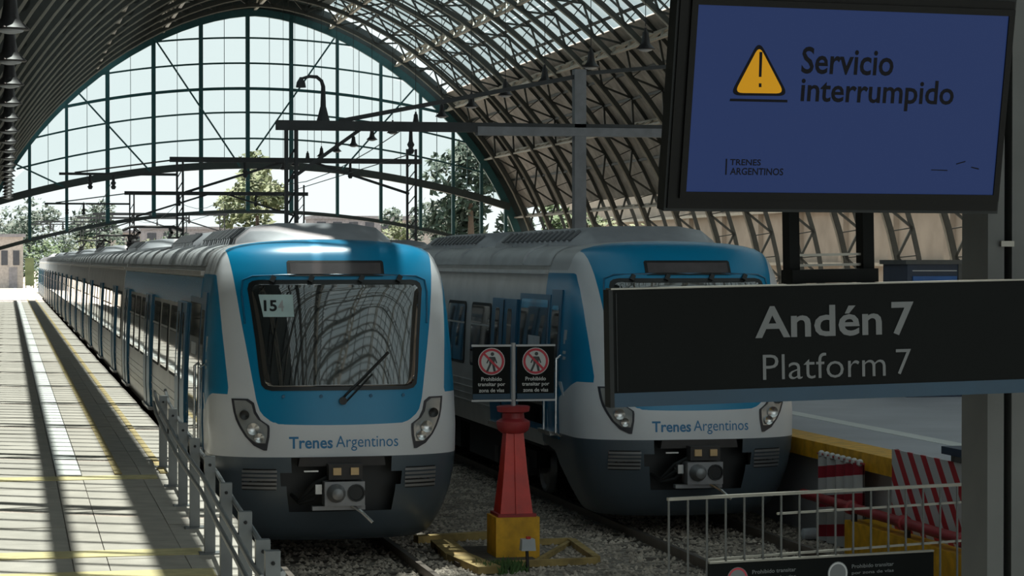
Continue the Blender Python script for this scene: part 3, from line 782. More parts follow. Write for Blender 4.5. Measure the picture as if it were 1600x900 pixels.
for i in range(6):
    c = car0 if i == 0 else copy_tree(car0)
    c.location = (T1, base + i * CARL, 0); tag(c, 'silver train car beside the sunlit platform, %s car counted from the cab' % ords[i], 'train', 'cars of the train by the sunlit platform')
c = copy_tree(car0); c.location = (T2, 30.3 + CARL, 0); tag(c, 'silver train car coupled behind the cab at the platform number board', 'train', 'cars of the far train')
# folded pantographs on three of the cars
def pantograph(y, label):
    pg = empty('pantograph', (T1, y, 3.985)); tag(pg, label, 'pantograph', 'folded pantographs')
    for s in (-1, 1):
        for yy in (0, 2.6): MB().lathe((s * .6, yy, 0), [(.08, 0), (.12, .05), (.07, .1), (.12, .16), (.07, .2), (.11, .26), (.05, .32)], 10).build('insulator', 'iron_dark', pg)
        MB().bar((s * .6, 0, .34), (s * .6, 2.6, .34), .09).build('base_rail', 'iron_dark', pg)
        MB().tube([(s * .5, 2.5, .36), (s * .45, .4, .5), (s * .5, 1.9, .62)], .045, 6).build('arm', 'iron_dark', pg)
        MB().tube([(-.85, 1.8 + s * .2, .58), (-.6, 1.8 + s * .2, .68), (.6, 1.8 + s * .2, .68), (.85, 1.8 + s * .2, .58)], .04, 6).build('collector_bow', 'iron_dark', pg)
for k, w_ in ((0, 'second'), (1, 'third'), (2, 'fourth')):
    pantograph(base + k * CARL + 13.2, 'folded dark pantograph on the roof of the %s car from the cab' % w_)

# ================================================================== WARNING POST BETWEEN THE TRACKS
BX, BY = 6.36, 28.95
wp = empty('warning_post', (BX, BY, -.14)); tag(wp, 'red tapered post on a yellow block carrying two no-walking signs', 'post')
MB().box(-.285, .285, -.285, .285, 0, .56).build('base_block', 'yellow', wp)
MB().box(-.25, .25, -.25, .25, .56, .60).build('base_plate', 'red_dull', wp)
MB().lathe((0, 0, .60), [(.30, 0), (.215, .55), (.155, 1.08)], 4, 2, True).build('tapered_pedestal', 'red', wp)
for s in (-1, 1): MB().quadbox([(-.012, s * .20, .60), (.012, s * .20, .60), (.012, s * .235, .60), (-.012, s * .235, .60), (-.012, s * .10, 1.68), (.012, s * .10, 1.68), (.012, s * .125, 1.68), (-.012, s * .125, 1.68)]).build('pedestal_rib', 'red', wp)
MB().lathe((0, 0, 1.62), [(.15, 0), (.20, .04), (.22, .10), (.22, .15), (.15, .19), (.14, .26), (.21, .28), (.22, .34), (.20, .35)], 16).build('collar', 'red_dull', wp, True)
MB().tube([(0, 0, 1.95), (0, 0, 2.78)], .032, 10).build('pole', 'pole', wp)
cross = lambda a, b, t: (a, -.045 - t, b)
for k, cx in enumerate((-.295, .285)):
    s = MB().box(cx - .245, cx + .245, -.05, -.03, 2.05, 2.74).build('sign_plate', 'sign_black', wp)
    MB().box(cx - .26, cx + .26, -.056, -.025, 2.735, 2.76).box(cx - .26, cx + .26, -.056, -.025, 2.03, 2.055).build('plate_edge', 'pole', s)
    MB().box(cx - .245, cx + .245, -.054, -.05, 2.06, 2.13).build('blue_strip', 'sign_blue', s)
    R = .175; cz = 2.545
    MB().prism([(cx + R * math.cos(2 * math.pi * i / 28), cz + R * math.sin(2 * math.pi * i / 28)) for i in range(28)], lambda a, b, t: (a, -t, b), .05, .054).build('disc', 'sign_white', s)
    mb = MB()
    for i in range(28):
        a0, a1 = 2 * math.pi * i / 28, 2 * math.pi * (i + 1) / 28
        mb.prism([(cx + r * math.cos(a), cz + r * math.sin(a)) for r, a in ((.165, a0), (.165, a1), (.135, a1), (.135, a0))], lambda a, b, t: (a, -t, b), .054, .056)
    mb.prism([(cx - .115, cz + .095), (cx - .095, cz + .115), (cx + .115, cz - .095), (cx + .095, cz - .115)], lambda a, b, t: (a, -t, b), .054, .0575)
    mb.build('ban_ring', 'sign_red', s)
    fg = MB()
    fg.prism([(cx + .01 + .024 * math.cos(6.283 * i / 12), cz + .095 + .024 * math.sin(6.283 * i / 12)) for i in range(12)], lambda a, b, t: (a, -t, b), .054, .0565)
    for poly in ([(-.035, .06), (.045, .06), (.038, -.03), (-.03, -.03)], [(-.03, -.03), (.0, -.03), (-.045, -.13), (-.075, -.13)], [(.005, -.03), (.036, -.03), (.055, -.125), (.025, -.13)], [(-.035, .06), (-.07, -.02), (-.055, -.025), (-.025, .03)], [(.045, .06), (.075, -.02), (.06, -.025), (.035, .03)]):
        fg.prism([(cx + a, cz + b) for a, b in poly], lambda a, b, t: (a, -t, b), .054, .0565)
    fg.build('walker_figure', 'black', s)
    for body, z0, z1, hw in (('Prohibido', 2.295, 2.345, .135), ('transitar por', 2.215, 2.275, .18), ('zona de vías', 2.15, 2.20, .165)):
        text_obj('lettering', body, 'sign_white', s, lambda u, v, z0=z0, z1=z1, hw=hw, cx=cx: (cx - hw + 2 * hw * u, -.0515, z0 + (z1 - z0) * v), .02)
# timber kerb and frame on the ground
TL = ['long weathered timber lying behind the yellow block', 'short yellow timber lying nearest the rail beside the yellow block', 'short yellow timber lying beside the weeds before the yellow block', 'thin yellow timber running off behind the yellow block', 'slanting yellow timber closing the pointed ground frame', 'long thin yellow timber before the yellow block', 'thin dark timber crossing the pointed ground frame']
for i, (a, b, w_, h_) in enumerate((((650, 845), (770, 838), .16, .10), ((690, 850), (715, 872), .3, .09), ((716, 872), (765, 893), .3, .09), ((840, 848), (893, 846), .08, .08), ((893, 847), (932, 875), .10, .08), ((775, 884), (932, 877), .10, .08), ((838, 878), (890, 848), .06, .06))):
    p, q = onZ(*a, -.1), onZ(*b, -.1)
    o = MB().bar((p.x, p.y, -.10 + h_ / 2 - .03), (q.x, q.y, -.10 + h_ / 2 - .03), w_, h_).build('ground_timber', 'timber')
    tag(o, TL[i], 'timber', 'yellow timbers on the ballast')
p = onZ(760, 866, -.1); o = MB().box(p.x - .55, p.x + .5, p.y - .9, p.y + .75, -.16, -.085).build('ground_slab', 'sleeper'); tag(o, 'dark earth-stained slab under the yellow block', 'slab')
p = onZ(825, 893, -.13)
sp = empty('ground_marker', (p.x, p.y, -.13)); tag(sp, 'thin dark stake with a small white box before the yellow block', 'marker')
MB().tube([(0, 0, 0), (-.01, .02, .28)], .02, 6).build('stake', 'iron_dark', sp); MB().taper(-.09, .09, -.05, .09, .26, .40, .01, .01).build('marker_box', 'box_white', sp); MB().box(-.02, .03, -.02, .03, .40, .43).build('marker_cap', 'red', sp)
# weeds
def tuft(c, n, h, sp_, seed):
    r = random.Random(seed); mb = MB()
    for _ in range(n):
        a = r.random() * 6.28; d = r.random() * sp_; x, y = c[0] + d * math.cos(a), c[1] + d * math.sin(a); hh = h * r.uniform(.4, 1); l = r.uniform(-.5, .5) * hh; w_ = .012
        b = len(mb.v); mb.v += [(x - w_, y, c[2]), (x + w_, y, c[2]), (x + l + w_, y + l * .3, c[2] + hh * .6), (x + l * 1.6, y + l, c[2] + hh)]; mb.f.append((b, b + 1, b + 2, b + 3))
    return mb
p = onZ(785, 893, -.14); o = tuft(p, 160, .18, .35, 1).build('weed_tuft', 'weed', fix=False); tag(o, 'low green weeds growing before the yellow block', 'weeds')
# a pale bottle lying by the fence
p = onZ(1284, 852, -.12); p.x += .12; p.y += .7; o = MB().lathe((p.x, p.y, -.05), [(.03, -.16), (.08, -.14), (.085, .04), (.03, .12), (.03, .16)], 12, 0).build('plastic_bottle', 'box_white', None, True); tag(o, 'pale plastic bottle lying on the ballast beside the red pipe', 'bottle')

# ================================================================== RAILING ON THE PLATFORM EDGE
RPOST = [(1.95, 29.8), (1.92, 27.6), (1.89, 25.6), (1.87, 23.7), (1.86, 21.8), (1.80, 19.5), (1.76, 17.5), (1.72, 15.9), (1.72, 15.3)]
rl = empty('railing', (0, 0, PLAT)); tag(rl, 'steel railing of square posts and round tubes on the platform edge', 'railing')
for x, y in RPOST:
    r0 = ramp(max(y, 15.6))
    ps = MB().box(x - .05, x + .05, y - .045, y + .045, r0, r0 + .92).build('post', 'rail_post', rl)
    MB().box(x - .10, x + .10, y - .09, y + .09, r0, r0 + .015).build('foot_plate', 'rail_post', ps)
    MB().lathe((x, y - .047, r0 + .84), [(.014, .01), (.014, -.008), (.006, -.012)][::-1], 8, 1).build('bolt', 'rubber', ps)
for dx, z in ((-.07, .74), (-.085, .60), (.07, .76)):
    pts = [(2.0 + dx, 31.2, z + .15)] + [(x + dx, y, ramp(max(y, 15.6)) + z + (.08 if y > 29 else .03 if y > 27 else 0)) for x, y in RPOST]
    MB().tube(pts, .022, 8).build('tube_rail', 'tube', rl, True)
for (xa, ya), (xb, yb_) in zip(RPOST[:-1], RPOST[1:]):
    pass

# ================================================================== SIGN BOARD AND SCREEN NEAR THE CAMERA
def frame_axes(o, r, u):
    r = Vector(r).normalized(); u = Vector(u); u = (u - r * u.dot(r)).normalized(); n = r.cross(u)     # n points at the camera
    return Vector(o), r, u, n
SO, SR, SU, SN = frame_axes((2.584, 7.106, 3.433), (1.0409, .0470, .0194), (.0, .0, 1))
def plane_pt(O, R_, U_, N_):
    def at(x, y, t=0.0):
        p = onPlane(x, y, O, N_); return p + N_ * t
    return at
def uvbox(mb, O, R_, U_, N_, u0, u1, v0, v1, t0, t1):
    pt = lambda u, v, t: O + R_ * u + U_ * v + N_ * t
    return mb.quadbox([pt(u0, v0, t0), pt(u1, v0, t0), pt(u1, v1, t0), pt(u0, v1, t0), pt(u0, v0, t1), pt(u1, v0, t1), pt(u1, v1, t1), pt(u0, v1, t1)])
def uv_of(O, R_, U_, N_, x, y):
    p = onPlane(x, y, O, N_) - O; return p.dot(R_), p.dot(U_)
AX = (SO, SR, SU, SN)
u0, vt = uv_of(*AX, 956, 453); _, vb = uv_of(*AX, 956, 637)
sg = empty('platform_sign', SO); tag(sg, 'long black hanging board naming the platform in grey letters', 'sign')
SG = (Vector((0, 0, 0)), SR, SU, SN)
hs = (vt - vb)
uvbox(MB(), *SG, u0, u0 + 1.9, vb + .045, vt, -.05, 0).build('board', 'sign_black', sg)
uvbox(MB(), *SG, u0, u0 + 1.9, vb, vb + .045, -.05, .001).build('blue_strip', 'sign_blue', sg)
uvbox(MB(), *SG, u0 - .004, u0 + 1.9, vt, vt + .005, -.055, .004).build('top_highlight', 'galv', sg)  # pale strip painting the lit line along the board's top
uvbox(MB(), *SG, u0 - .012, u0 + .002, vb, vt, -.055, .003).build('end_cap', 'tv_edge', sg)
uvbox(MB(), *SG, u0 + .012, u0 + .015, vb + .05, vt - .01, 0, .002).build('seam', 'tv_edge', sg)
def sign_text(body, px, bold, x):
    (xa, ya), (xb, yb) = px     # left-bottom and right-top of the ink
    ua, va = uv_of(*AX, xa, ya); ub, vb_ = uv_of(*AX, xb, yb)
    text_obj('lettering', body, x, sg, lambda u, v: SR * (ua + (ub - ua) * u) + SU * (va + (vb_ - va) * v) + SN * .002, bold)
sign_text('Andén', ((1180, 529), (1377, 474)), .018, 'sign_grey'); sign_text('7', ((1393, 524), (1427, 471)), .018, 'sign_grey')
sign_text('Platform', ((1192, 594), (1383, 548)), -.006, 'sign_grey'); sign_text('7', ((1400, 585), (1423, 545)), -.006, 'sign_grey')
# screen
TO, TR, TU, TN = frame_axes((2.537, 6.694, 4.186), (1.0189, .0961, -.0011), (-.0152, -.1683, .9619))
TX = (TO, TR, TU, TN); TS = (Vector((0, 0, 0)), TR, TU, TN)
tv = empty('information_screen', TO); tag(tv, 'dark framed display screen with a yellow warning triangle', 'screen')
ul, vtop = uv_of(*TX, 1090.6, 7); ur, _ = uv_of(*TX, 1576, 25.3); _, vbot = uv_of(*TX, 1320, 302)
uvbox(MB(), *TS, ul - .062, ur + .03, vbot - .062, vtop + .06, -.07, -.012).build('case', 'tv_edge', tv)
uvbox(MB(), *TS, ul - .054, ur + .022, vbot - .052, vtop + .045, -.02, -.004).build('bezel', 'tv_case', tv)
for a in ((ul - .02, ur + .02, vtop, vtop + .02), (ul - .02, ur + .02, vbot - .02, vbot), (ul - .02, ul, vbot, vtop), (ur, ur + .02, vbot, vtop)):
    uvbox(MB(), *TS, *a, -.004, .006).build('bezel_lip', 'tv_case', tv)
dp = uvbox(MB(), *TS, ul, ur, vbot, vtop, -.006, .0).build('display_panel', 'screen', tv)
def tv_poly(name, px, mat, t=.002):
    pts = [uv_of(*TX, *p) for p in px]
    return MB().prism(pts, lambda a, b, tt: TR * a + TU * b + TN * tt, .0, t).build(name, mat, dp)
def tv_text(body, px, bold):
    (xa, ya), (xb, yb) = px; ua, va = uv_of(*TX, xa, ya); ub, vb_ = uv_of(*TX, xb, yb)
    text_obj('lettering', body, 'screen_ink', dp, lambda u, v: TR * (ua + (ub - ua) * u) + TU * (va + (vb_ - va) * v) + TN * .0015, bold)
tv_text('Servicio', ((1251, 115), (1398, 77)), .016); tv_text('interrumpido', ((1249, 170), (1492, 127)), .016)
tv_text('TRENES', ((1140, 258), (1189, 249)), .02); tv_text('ARGENTINOS', ((1140, 273), (1224, 263)), .02)
tv_poly('logo_line', [(1133, 273), (1135, 273), (1136, 248), (1134, 248)], 'screen_ink')
def rtri(cx, yt, yb, hw, r):
    """triangle with rounded corners in pixels"""
    P3 = [(cx - hw, yb), (cx + hw, yb + 1), (cx, yt)]; out = []
    for i in range(3):
        a, b, c = Vector(P3[i - 1]), Vector(P3[i]), Vector(P3[(i + 1) % 3]); d1 = (a - b).normalized(); d2 = (c - b).normalized()
        s, e = b + d1 * r, b + d2 * r
        for k in range(6):
            t = k / 5; q = s * (1 - t) ** 2 + b * 2 * t * (1 - t) + e * t * t; out.append((q.x, q.y))
    return out
tv_poly('triangle_outline', rtri(1186, 63, 149, 46, 16), 'screen_ink', .002); tv_poly('warning_triangle', rtri(1186, 71, 145, 39, 13), 'screen_yellow', .003)
tv_poly('exclamation_bar', [(1185, 120), (1189, 120), (1190.5, 81), (1186, 81)], 'screen_ink', .004); tv_poly('exclamation_dot', [(1185, 136), (1189, 136), (1189, 130), (1185, 130)], 'screen_ink', .004)
tv_poly('underline', [(1140, 158), (1230, 160), (1230, 156), (1141, 154)], 'screen_ink')
for px in ([(1455, 266), (1480, 267), (1480, 265.5), (1455, 264.8)], [(1494, 257), (1508, 253), (1508, 251.5), (1494, 255.5)], [(1517, 262), (1529, 265), (1529, 263), (1518, 260.5)]): tv_poly('scratch', px, 'screen_ink')
# bracket between board and screen, behind both
br = empty('screen_bracket', SO); tag(br, 'black steel bracket joining the display screen to the hanging board', 'bracket')
BO = SO - SN * .11
BXS = (BO, SR, SU, SN); BL = (-SN * .11, SR, SU, SN)
for xa, xb in ((1228, 1244), (1343, 1360)):
    ua, _ = uv_of(*BXS, xa, 380); ub, _ = uv_of(*BXS, xb, 380)
    uvbox(MB(), *BL, ua, ub, vt - .06, vt + .42, -.03, .03).build('bracket_post', 'sign_black', br)
ua, va = uv_of(*BXS, 1228, 448); ub, vc = uv_of(*BXS, 1361, 419)
uvbox(MB(), *BL, ua, ub, vt + .006, vc, -.04, .06).build('bracket_block', 'sign_black', br)
_, v1 = uv_of(*BXS, 1290, 398); _, v2 = uv_of(*BXS, 1290, 414)
for v in (v1, v2): uvbox(MB(), *BL, ua + .03, ub - .03, v - .004, v + .004, -.01, .01).build('bracket_rod', 'galv', br)
# steel column that carries them
cp = onY(1568, 600, 7.75)
cl = empty('steel_column', (cp.x, cp.y, CONC)); tag(cl, 'dark grey steel column behind the end of the hanging board', 'column')
zt = arch_z(cp.x) - CONC
MB().box(-.075, -.012, -.03, .2, 0, zt).build('flange', 'column', cl)
MB().box(.018, .16, -.03, .2, 0, zt).build('flange', 'column', cl)
MB().box(-.02, .03, .04, .1, 0, zt).build('web', 'sign_black', cl)
for z in (.9, 1.5, 2.9): MB().box(-.03, .02, -.045, -.03, z, z + .02).build('clamp', 'galv', cl)
MB().box(-.2, .28, -.15, .32, 0, .03).build('base_plate', 'column', cl)

# ================================================================== MESH BARRIER
FO = onZ(1045, 780, 2.05); FE = onZ(1600, 752, 2.05); fd = (FE - FO); fd.z = 0; fd.normalize()
fn_ = Vector((fd.y, -fd.x, 0))
fc = empty('crowd_barrier', (FO.x, FO.y, CONC)); tag(fc, 'galvanised barrier of thin upright bars with a black notice board', 'barrier')
FH = 1.2; FL = 3.8
def fpt(u, z, t=0): return fd * u + Vector((0, 0, z)) + fn_ * t
def fu(x, y):       # pixel to (u, z) in the barrier plane
    p = onPlane(x, y, FO, fn_) - Vector((FO.x, FO.y, CONC)); return p.dot(fd), p.z
sp_ = (fu(1600, 760)[0] - fu(1045, 780)[0]) / 20
u = 0; b0 = None
while u < FL:
    if b0 is None: b0 = MB().tube([fpt(0, 0), fpt(0, FH)], .008, 6).build('upright_bar', 'column', fc)
    else: inst(b0, 'upright_bar', fc, fd * u)
    u += sp_
MB().bar(fpt(-.01, FH), fpt(FL, FH), .028, .022).build('top_rail', 'galv', fc)
for a, b in (((1216, 803), (1600, 779)), ((1107, 875), (1600, 838))):
    (ua, za), (ub, zb_) = fu(*a), fu(*b); k = (zb_ - za) / (ub - ua)
    MB().bar(fpt(ua, za, -.015), fpt(FL, za + k * (FL - ua), -.015), .016, .016).build('cross_wire', 'galv', fc)
MB().bar(fpt(0, .08), fpt(FL, .08), .028, .022).build('bottom_rail', 'galv', fc)
(ua, za), (ub, zb_) = fu(1105, 881), fu(1455, 862)
nb_ = MB().quadbox([fpt(ua, za - .42, .012), fpt(ub, zb_ - .42, .012), fpt(ub, zb_, .012), fpt(ua, za, .012), fpt(ua, za - .42, .03), fpt(ub, zb_ - .42, .03), fpt(ub, zb_, .03), fpt(ua, za, .03)]).build('notice_board', 'sign_black', fc)
MB().bar(fpt(ua, za + .01, .02), fpt(ub, zb_ + .01, .02), .03, .014).build('board_edge', 'galv', nb_)
for fx, mt in ((.12, 'sign_red'), (.56, 'sign_white')):
    cu_ = ua + (ub - ua) * fx; cz_ = za + (zb_ - za) * fx - .115
    MB().prism([(cu_ + .085 * math.cos(6.283 * i / 24), cz_ + .085 * math.sin(6.283 * i / 24)) for i in range(24)], lambda a, b, t: fpt(a, b, t), .03, .032).build('disc', 'sign_grey', nb_)
    mb = MB()
    for i in range(24):
        a0, a1 = 6.283 * i / 24, 6.283 * (i + 1) / 24
        mb.prism([(cu_ + r * math.cos(a), cz_ + r * math.sin(a)) for r, a in ((.08, a0), (.08, a1), (.068, a1), (.068, a0))], lambda a, b, t: fpt(a, b, t), .032, .0335)
    mb.build('disc_ring', mt, nb_)
    x0_ = cu_ + .12
    for j, body in enumerate(('Prohibido transitar', 'por zona de vías')):
        text_obj('lettering', body, 'sign_grey', nb_, lambda u, v, j=j, x0_=x0_: fpt(x0_ + .36 * u, za + (zb_ - za) * ((x0_ - ua) / (ub - ua)) - .085 - j * .05 + .028 * v, .0315), .01)

# ================================================================== RIGHT PLATFORM THINGS
def side_quad(name, mat, x0, x1, pts_top, pts_bot, X, label, cat, th=.05):
    (xa, yt0), (xb, yt1) = pts_top; (_, yb0), (_, yb1) = pts_bot
    A, B = onX(xa, yt0, X), onX(xb, yt1, X); C_, D2 = onX(xa, yb0, X), onX(xb, yb1, X)
    return A, B, C_, D2
# hazard board: leaning against the platform side
X = PX - .06
A, B = onX(1397, 704, X), onX(1532, 727, X); C_ = onX(1396, 828, X); D2 = onX(1530, 862, X)
zt_, zb_ = (A.z + B.z) / 2, (C_.z + D2.z) / 2
hz = empty('hazard_board', (X, B.y, zb_)); tag(hz, 'white board with slanted red stripes on the platform side', 'board')
MB().box(-.03, .0, 0, A.y - B.y, 0, zt_ - zb_).build('striped_panel', 'hazard', hz)
for y in (.02, A.y - B.y - .06): MB().box(.0, .04, y, y + .05, -zb_ - .14, zt_ - zb_).build('board_leg', 'column', hz)
# striped cloth panel
A, B = onX(1287, 706, X), onX(1356, 722, X); C_ = onX(1283, 838, X)
cz0 = 0.0
ct = empty('striped_curtain', (X, B.y, cz0 - .12)); tag(ct, 'red and white banded curtain hung under the yellow platform edge', 'curtain')
Lc = A.y - B.y; hc = A.z - cz0 + .10
mb = MB(); n = 24
for t in (0, -.02):
    for i in range(n + 1):
        y = Lc * i / n; dx = .035 * math.sin(i * 1.3)
        for z in (0, hc): mb.v.append((-.05 + dx + t, y, z))
for k in (0, 1):
    o_ = k * 2 * (n + 1)
    for i in range(n): mb.f.append((o_ + 2 * i, o_ + 2 * i + 2, o_ + 2 * i + 3, o_ + 2 * i + 1))
mb.build('cloth', 'cloth', ct, True, fix=False)
for i in range(8): MB().lathe((-.07, Lc * (i + .5) / 8, hc), [(.02, -.04), (.045, -.02), (.045, .03), (.02, .05)], 8).build('ring', 'sign_white', ct, True)
MB().tube([(-.07, -.05, hc), (-.07, Lc + .05, hc)], .015, 6).build('curtain_rod', 'red_dull', ct)
# red pipe
pa, pb = onX(1278, 772, PX - .3), onX(1535, 868, PX - .3)
rpipe = empty('fire_pipe', (PX - .3, 0, 0)); tag(rpipe, 'red water pipe running along the foot of the platform', 'pipe')
MB().tube([(0, pa.y + .6, .5), (0, 23.0, .5)], .065, 12).build('pipe_run', 'red_dull', rpipe, True)
for y in (24.6, 26.4, 28.2):
    MB().lathe((0, y, .5), [(.07, -.05), (.095, -.04), (.095, .04), (.07, .05)], 12, 1).build('pipe_collar', 'red_dull', rpipe)
    MB().box(-.03, .03, y - .15, y - .09, -.14, .46).build('pipe_stand', 'iron_dark', rpipe)
# low bench on the platform
p, q = onZ(1463, 697, PLAT + .45), onZ(1545, 715, PLAT + .45)
bn = empty('platform_bench', (q.x, q.y, PLAT + .12)); tag(bn, 'low dark grey bench standing along the far platform', 'bench')
MB().box(.12, .5, 0, p.y - q.y, .24, .33).build('seat', 'kiosk', bn)
for y in (.1, p.y - q.y - .2): MB().box(.2, .42, y, y + .1, 0, .24).build('leg', 'column', bn)
# blue kiosk
ks = empty('kiosk', (onY(1470, 420, 40).x, 40, PLAT + .12)); tag(ks, 'dark blue kiosk with a bright blue band behind the hanging board', 'kiosk')
kw = .66
MB().box(-kw, kw, 0, 1.2, 0, 2.52).build('body', 'kiosk', ks); MB().box(-kw - .05, kw + .05, -.06, 1.26, 2.46, 2.54).build('roof', 'column', ks)
MB().box(-kw + .1, kw - .35, -.03, 0, 2.12, 2.24).build('blue_band', 'kiosk_blue', ks); MB().box(-kw + .1, kw - .35, -.02, 0, 2.33, 2.35).build('pale_line', 'sign_white', ks)
MB().box(kw - .32, kw, -.02, 0, 1.9, 2.46).build('side_panel', 'column', ks); MB().box(-kw + .1, kw - .4, -.015, 0, .9, 1.9).build('window', 'glass_dark', ks)

# ================================================================== GANTRIES, WIRES, LAMPS
def gantry(name, Y, z, xl, xr, posts, label, mat, double=True, h=.22):
    g_ = empty(name, (0, Y, 0)); tag(g_, label, 'gantry')
    MB().box(xl, xr, -.14, .14, z - h / 2, z + h / 2).build('cross_beam', mat, g_)
    for (x, top, m_, w_) in posts:
        if double:
            MB().box(x - w_ / 2, x - w_ / 2 + .07, -.12, .12, -.14, top).build('post', m_, g_); MB().box(x + w_ / 2 - .07, x + w_ / 2, -.12, .12, -.14, top).build('post', m_, g_)
            zz = .4; lc = MB(); i = 0
            while zz < top - .5: lc.bar((x - w_ / 2, 0, zz), (x + w_ / 2, 0, zz + .5), .04, .04, (0, 1, 0)); zz += .5
            lc.build('post_lacing', m_, g_)
        else: MB().box(x - w_ / 2, x + w_ / 2, -.12, .12, -.14, top).build('post', m_, g_)
    return g_
G1 = 53.4
xg = onY(455, 200, G1).x
g1 = gantry('catenary_gantry', G1, 6.84, xg - .35, 22, [(xg, 6.75, 'gantry_dark', .30)], 'steel gantry with a grey column and goose-neck lamp across the tracks', 'gantry_dark')
xc9 = onY(905, 200, G1).x
MB().box(xc9 - .14, xc9 + .14, -.14, .14, -.14, 8.25).build('column', 'gantry', g1); MB().box(xc9 - 2.5, 22, -.16, .16, 6.66, 6.86).build('beam_plate', 'gantry', g1)
MB().bar((onY(470, 178, G1).x + .9, 0, 6.95), (xc9, 0, 8.1), .10, .10, (0, 1, 0)).build('stay', 'gantry_dark', g1); MB().bar((xc9, 0, 8.15), (22, 0, 9.0), .09, .09, (0, 1, 0)).build('stay', 'gantry_dark', g1)
lx = onY(505, 190, G1).x
MB().tube([(lx, 0, 6.9), (lx, 0, 7.75), (lx - .04, 0, 7.88), (lx - .15, 0, 7.97), (lx - .32, 0, 7.98), (lx - .5, 0, 7.93)], [.08, .05, .045, .045, .04, .03], 8).build('goose_neck', 'gantry_dark', g1, True)
MB().lathe((lx, 0, 6.94), [(.16, 0), (.13, .1), (.08, .3), (.05, .4)], 10).build('lamp_base', 'gantry_dark', g1)
MB().lathe((lx - .52, 0, 7.72), [(.12, 0), (.10, .12), (.05, .2), (.03, .24)], 10).build('lamp_head', 'gantry_dark', g1)
MB().bar((xg, 0, 5.6), (xg + 1.6, 0, 6.75), .08, .08, (0, 1, 0)).build('brace', 'gantry_dark', g1)
for xx in (T2,):
    MB().lathe((xx, 0, 6.2), [(.05, 0), (.09, .08), (.05, .14), (.09, .22), (.05, .3), (.04, .55)], 8).build('insulator', 'gantry_dark', g1)
for Y, z, la in ((92, 7.7, 'dark catenary gantry standing midway along the train shed'), (128, 7.4, 'dark catenary gantry standing near the glass end screen'), (176, 7.2, 'catenary gantry standing outside just past the glass end screen'), (214, 7.6, 'small catenary gantry standing far out beyond the train shed')):
    a = onY(655, 260, 92).x
    gg = gantry('catenary_gantry', Y, z, 6.3, 16.4, [(6.7, z, 'gantry_dark', .3), (16.0, z + .5, 'gantry_dark', .42)], la, 'gantry_dark', True, .2)
    MB().bar((6.9, 0, z - 1.3), (11, 0, z), .1, .1, (0, 1, 0)).build('brace', 'gantry_dark', gg); MB().bar((15.9, 0, z - 1.3), (11.8, 0, z), .1, .1, (0, 1, 0)).build('brace', 'gantry_dark', gg)
    MB().bar((2.0, 0, z - .6), (6.6, 0, z - .6), .1, .1, (0, 1, 0)).build('cantilever', 'gantry_dark', gg); MB().bar((2.6, 0, z - .55), (6.6, 0, z + .6 - .6), .06, .06, (0, 1, 0)).build('brace', 'gantry_dark', gg)
    for xx in (3.2, 4.1, 9.27, 13.5): MB().lathe((xx, 0, z - (1.2 if xx < 6 else .7)), [(.06, 0), (.11, .1), (.06, .16), (.11, .26), (.06, .32), (.05, .6)], 8).build('insulator', 'gantry_dark', gg)
for xx, la in ((T1, 'thin overhead wires above the train beside the sunlit platform'), (T2, 'thin overhead wires above the train behind the number board')):
    w_ = empty('overhead_wire', (xx, 0, 0)); tag(w_, la, 'wire')
    gy = ([53.4] if xx == T2 else []) + [92, 128, 176, 214]
    MB().tube(([(0, 53.4, 6.2)] if xx == T2 else []) + [(0, 92, 5.9), (0, 128, 5.7), (0, 176, 5.7), (0, 214, 5.7)], .013, 5).build('contact_wire', 'steel_dark', w_)
    pts = []
    for a, b in zip(gy, gy[1:]):
        for k in range(6): pts.append((0, a + (b - a) * k / 6, 6.9 - .7 * math.sin(math.pi * k / 6)))
    MB().tube(pts, .013, 5).build('carrier_wire', 'steel_dark', w_)
# bell lamps
def bell(s=1.0):
    l = empty('bell_lamp')
    MB().lathe((0, 0, 0), [(.30 * s, -.02), (.31 * s, 0), (.24 * s, .06 * s), (.15 * s, .16 * s), (.115 * s, .34 * s), (.10 * s, .50 * s), (.05 * s, .56 * s), (.04 * s, .66 * s)], 16).build('shade', 'lamp', l, True)
    MB().lathe((0, 0, 0), [(.22 * s, -.025), (.2 * s, -.05), (.08 * s, -.08)][::-1], 14).build('lamp_glass', 'box_white', l, True)
    return l
def rod(l, h): MB().tube([(0, 0, .6), (0, 0, h)], .012, 5).build('hanging_rod', 'lamp', l)
L0 = bell(); first = True
xl, zl = .06, 3.7 + 3.72
for i in range(20):
    y = 25.9 + 6 * i
    if y > 156: break
    l = L0 if i == 0 else copy_tree(L0)
    if i == 0: rod(l, arch_z(xl) - zl)
    l.location = (xl, y, zl); tag(l, 'dark bell-shaped lamp hanging in a row over the sunlit platform', 'lamp', 'bell lamps over the sunlit platform')
L1 = bell(.86); xr_ = 16.95; i = 0
rod(L1, arch_z(xr_) - 9.4)
y = 60.4; k = 0
while y < 150:
    l = L1 if k == 0 else copy_tree(L1)
    l.location = (xr_, y, 9.45); tag(l, 'dark bell-shaped lamp hanging in a row over the middle tracks', 'lamp', 'bell lamps over the middle tracks'); y += 6; k += 1

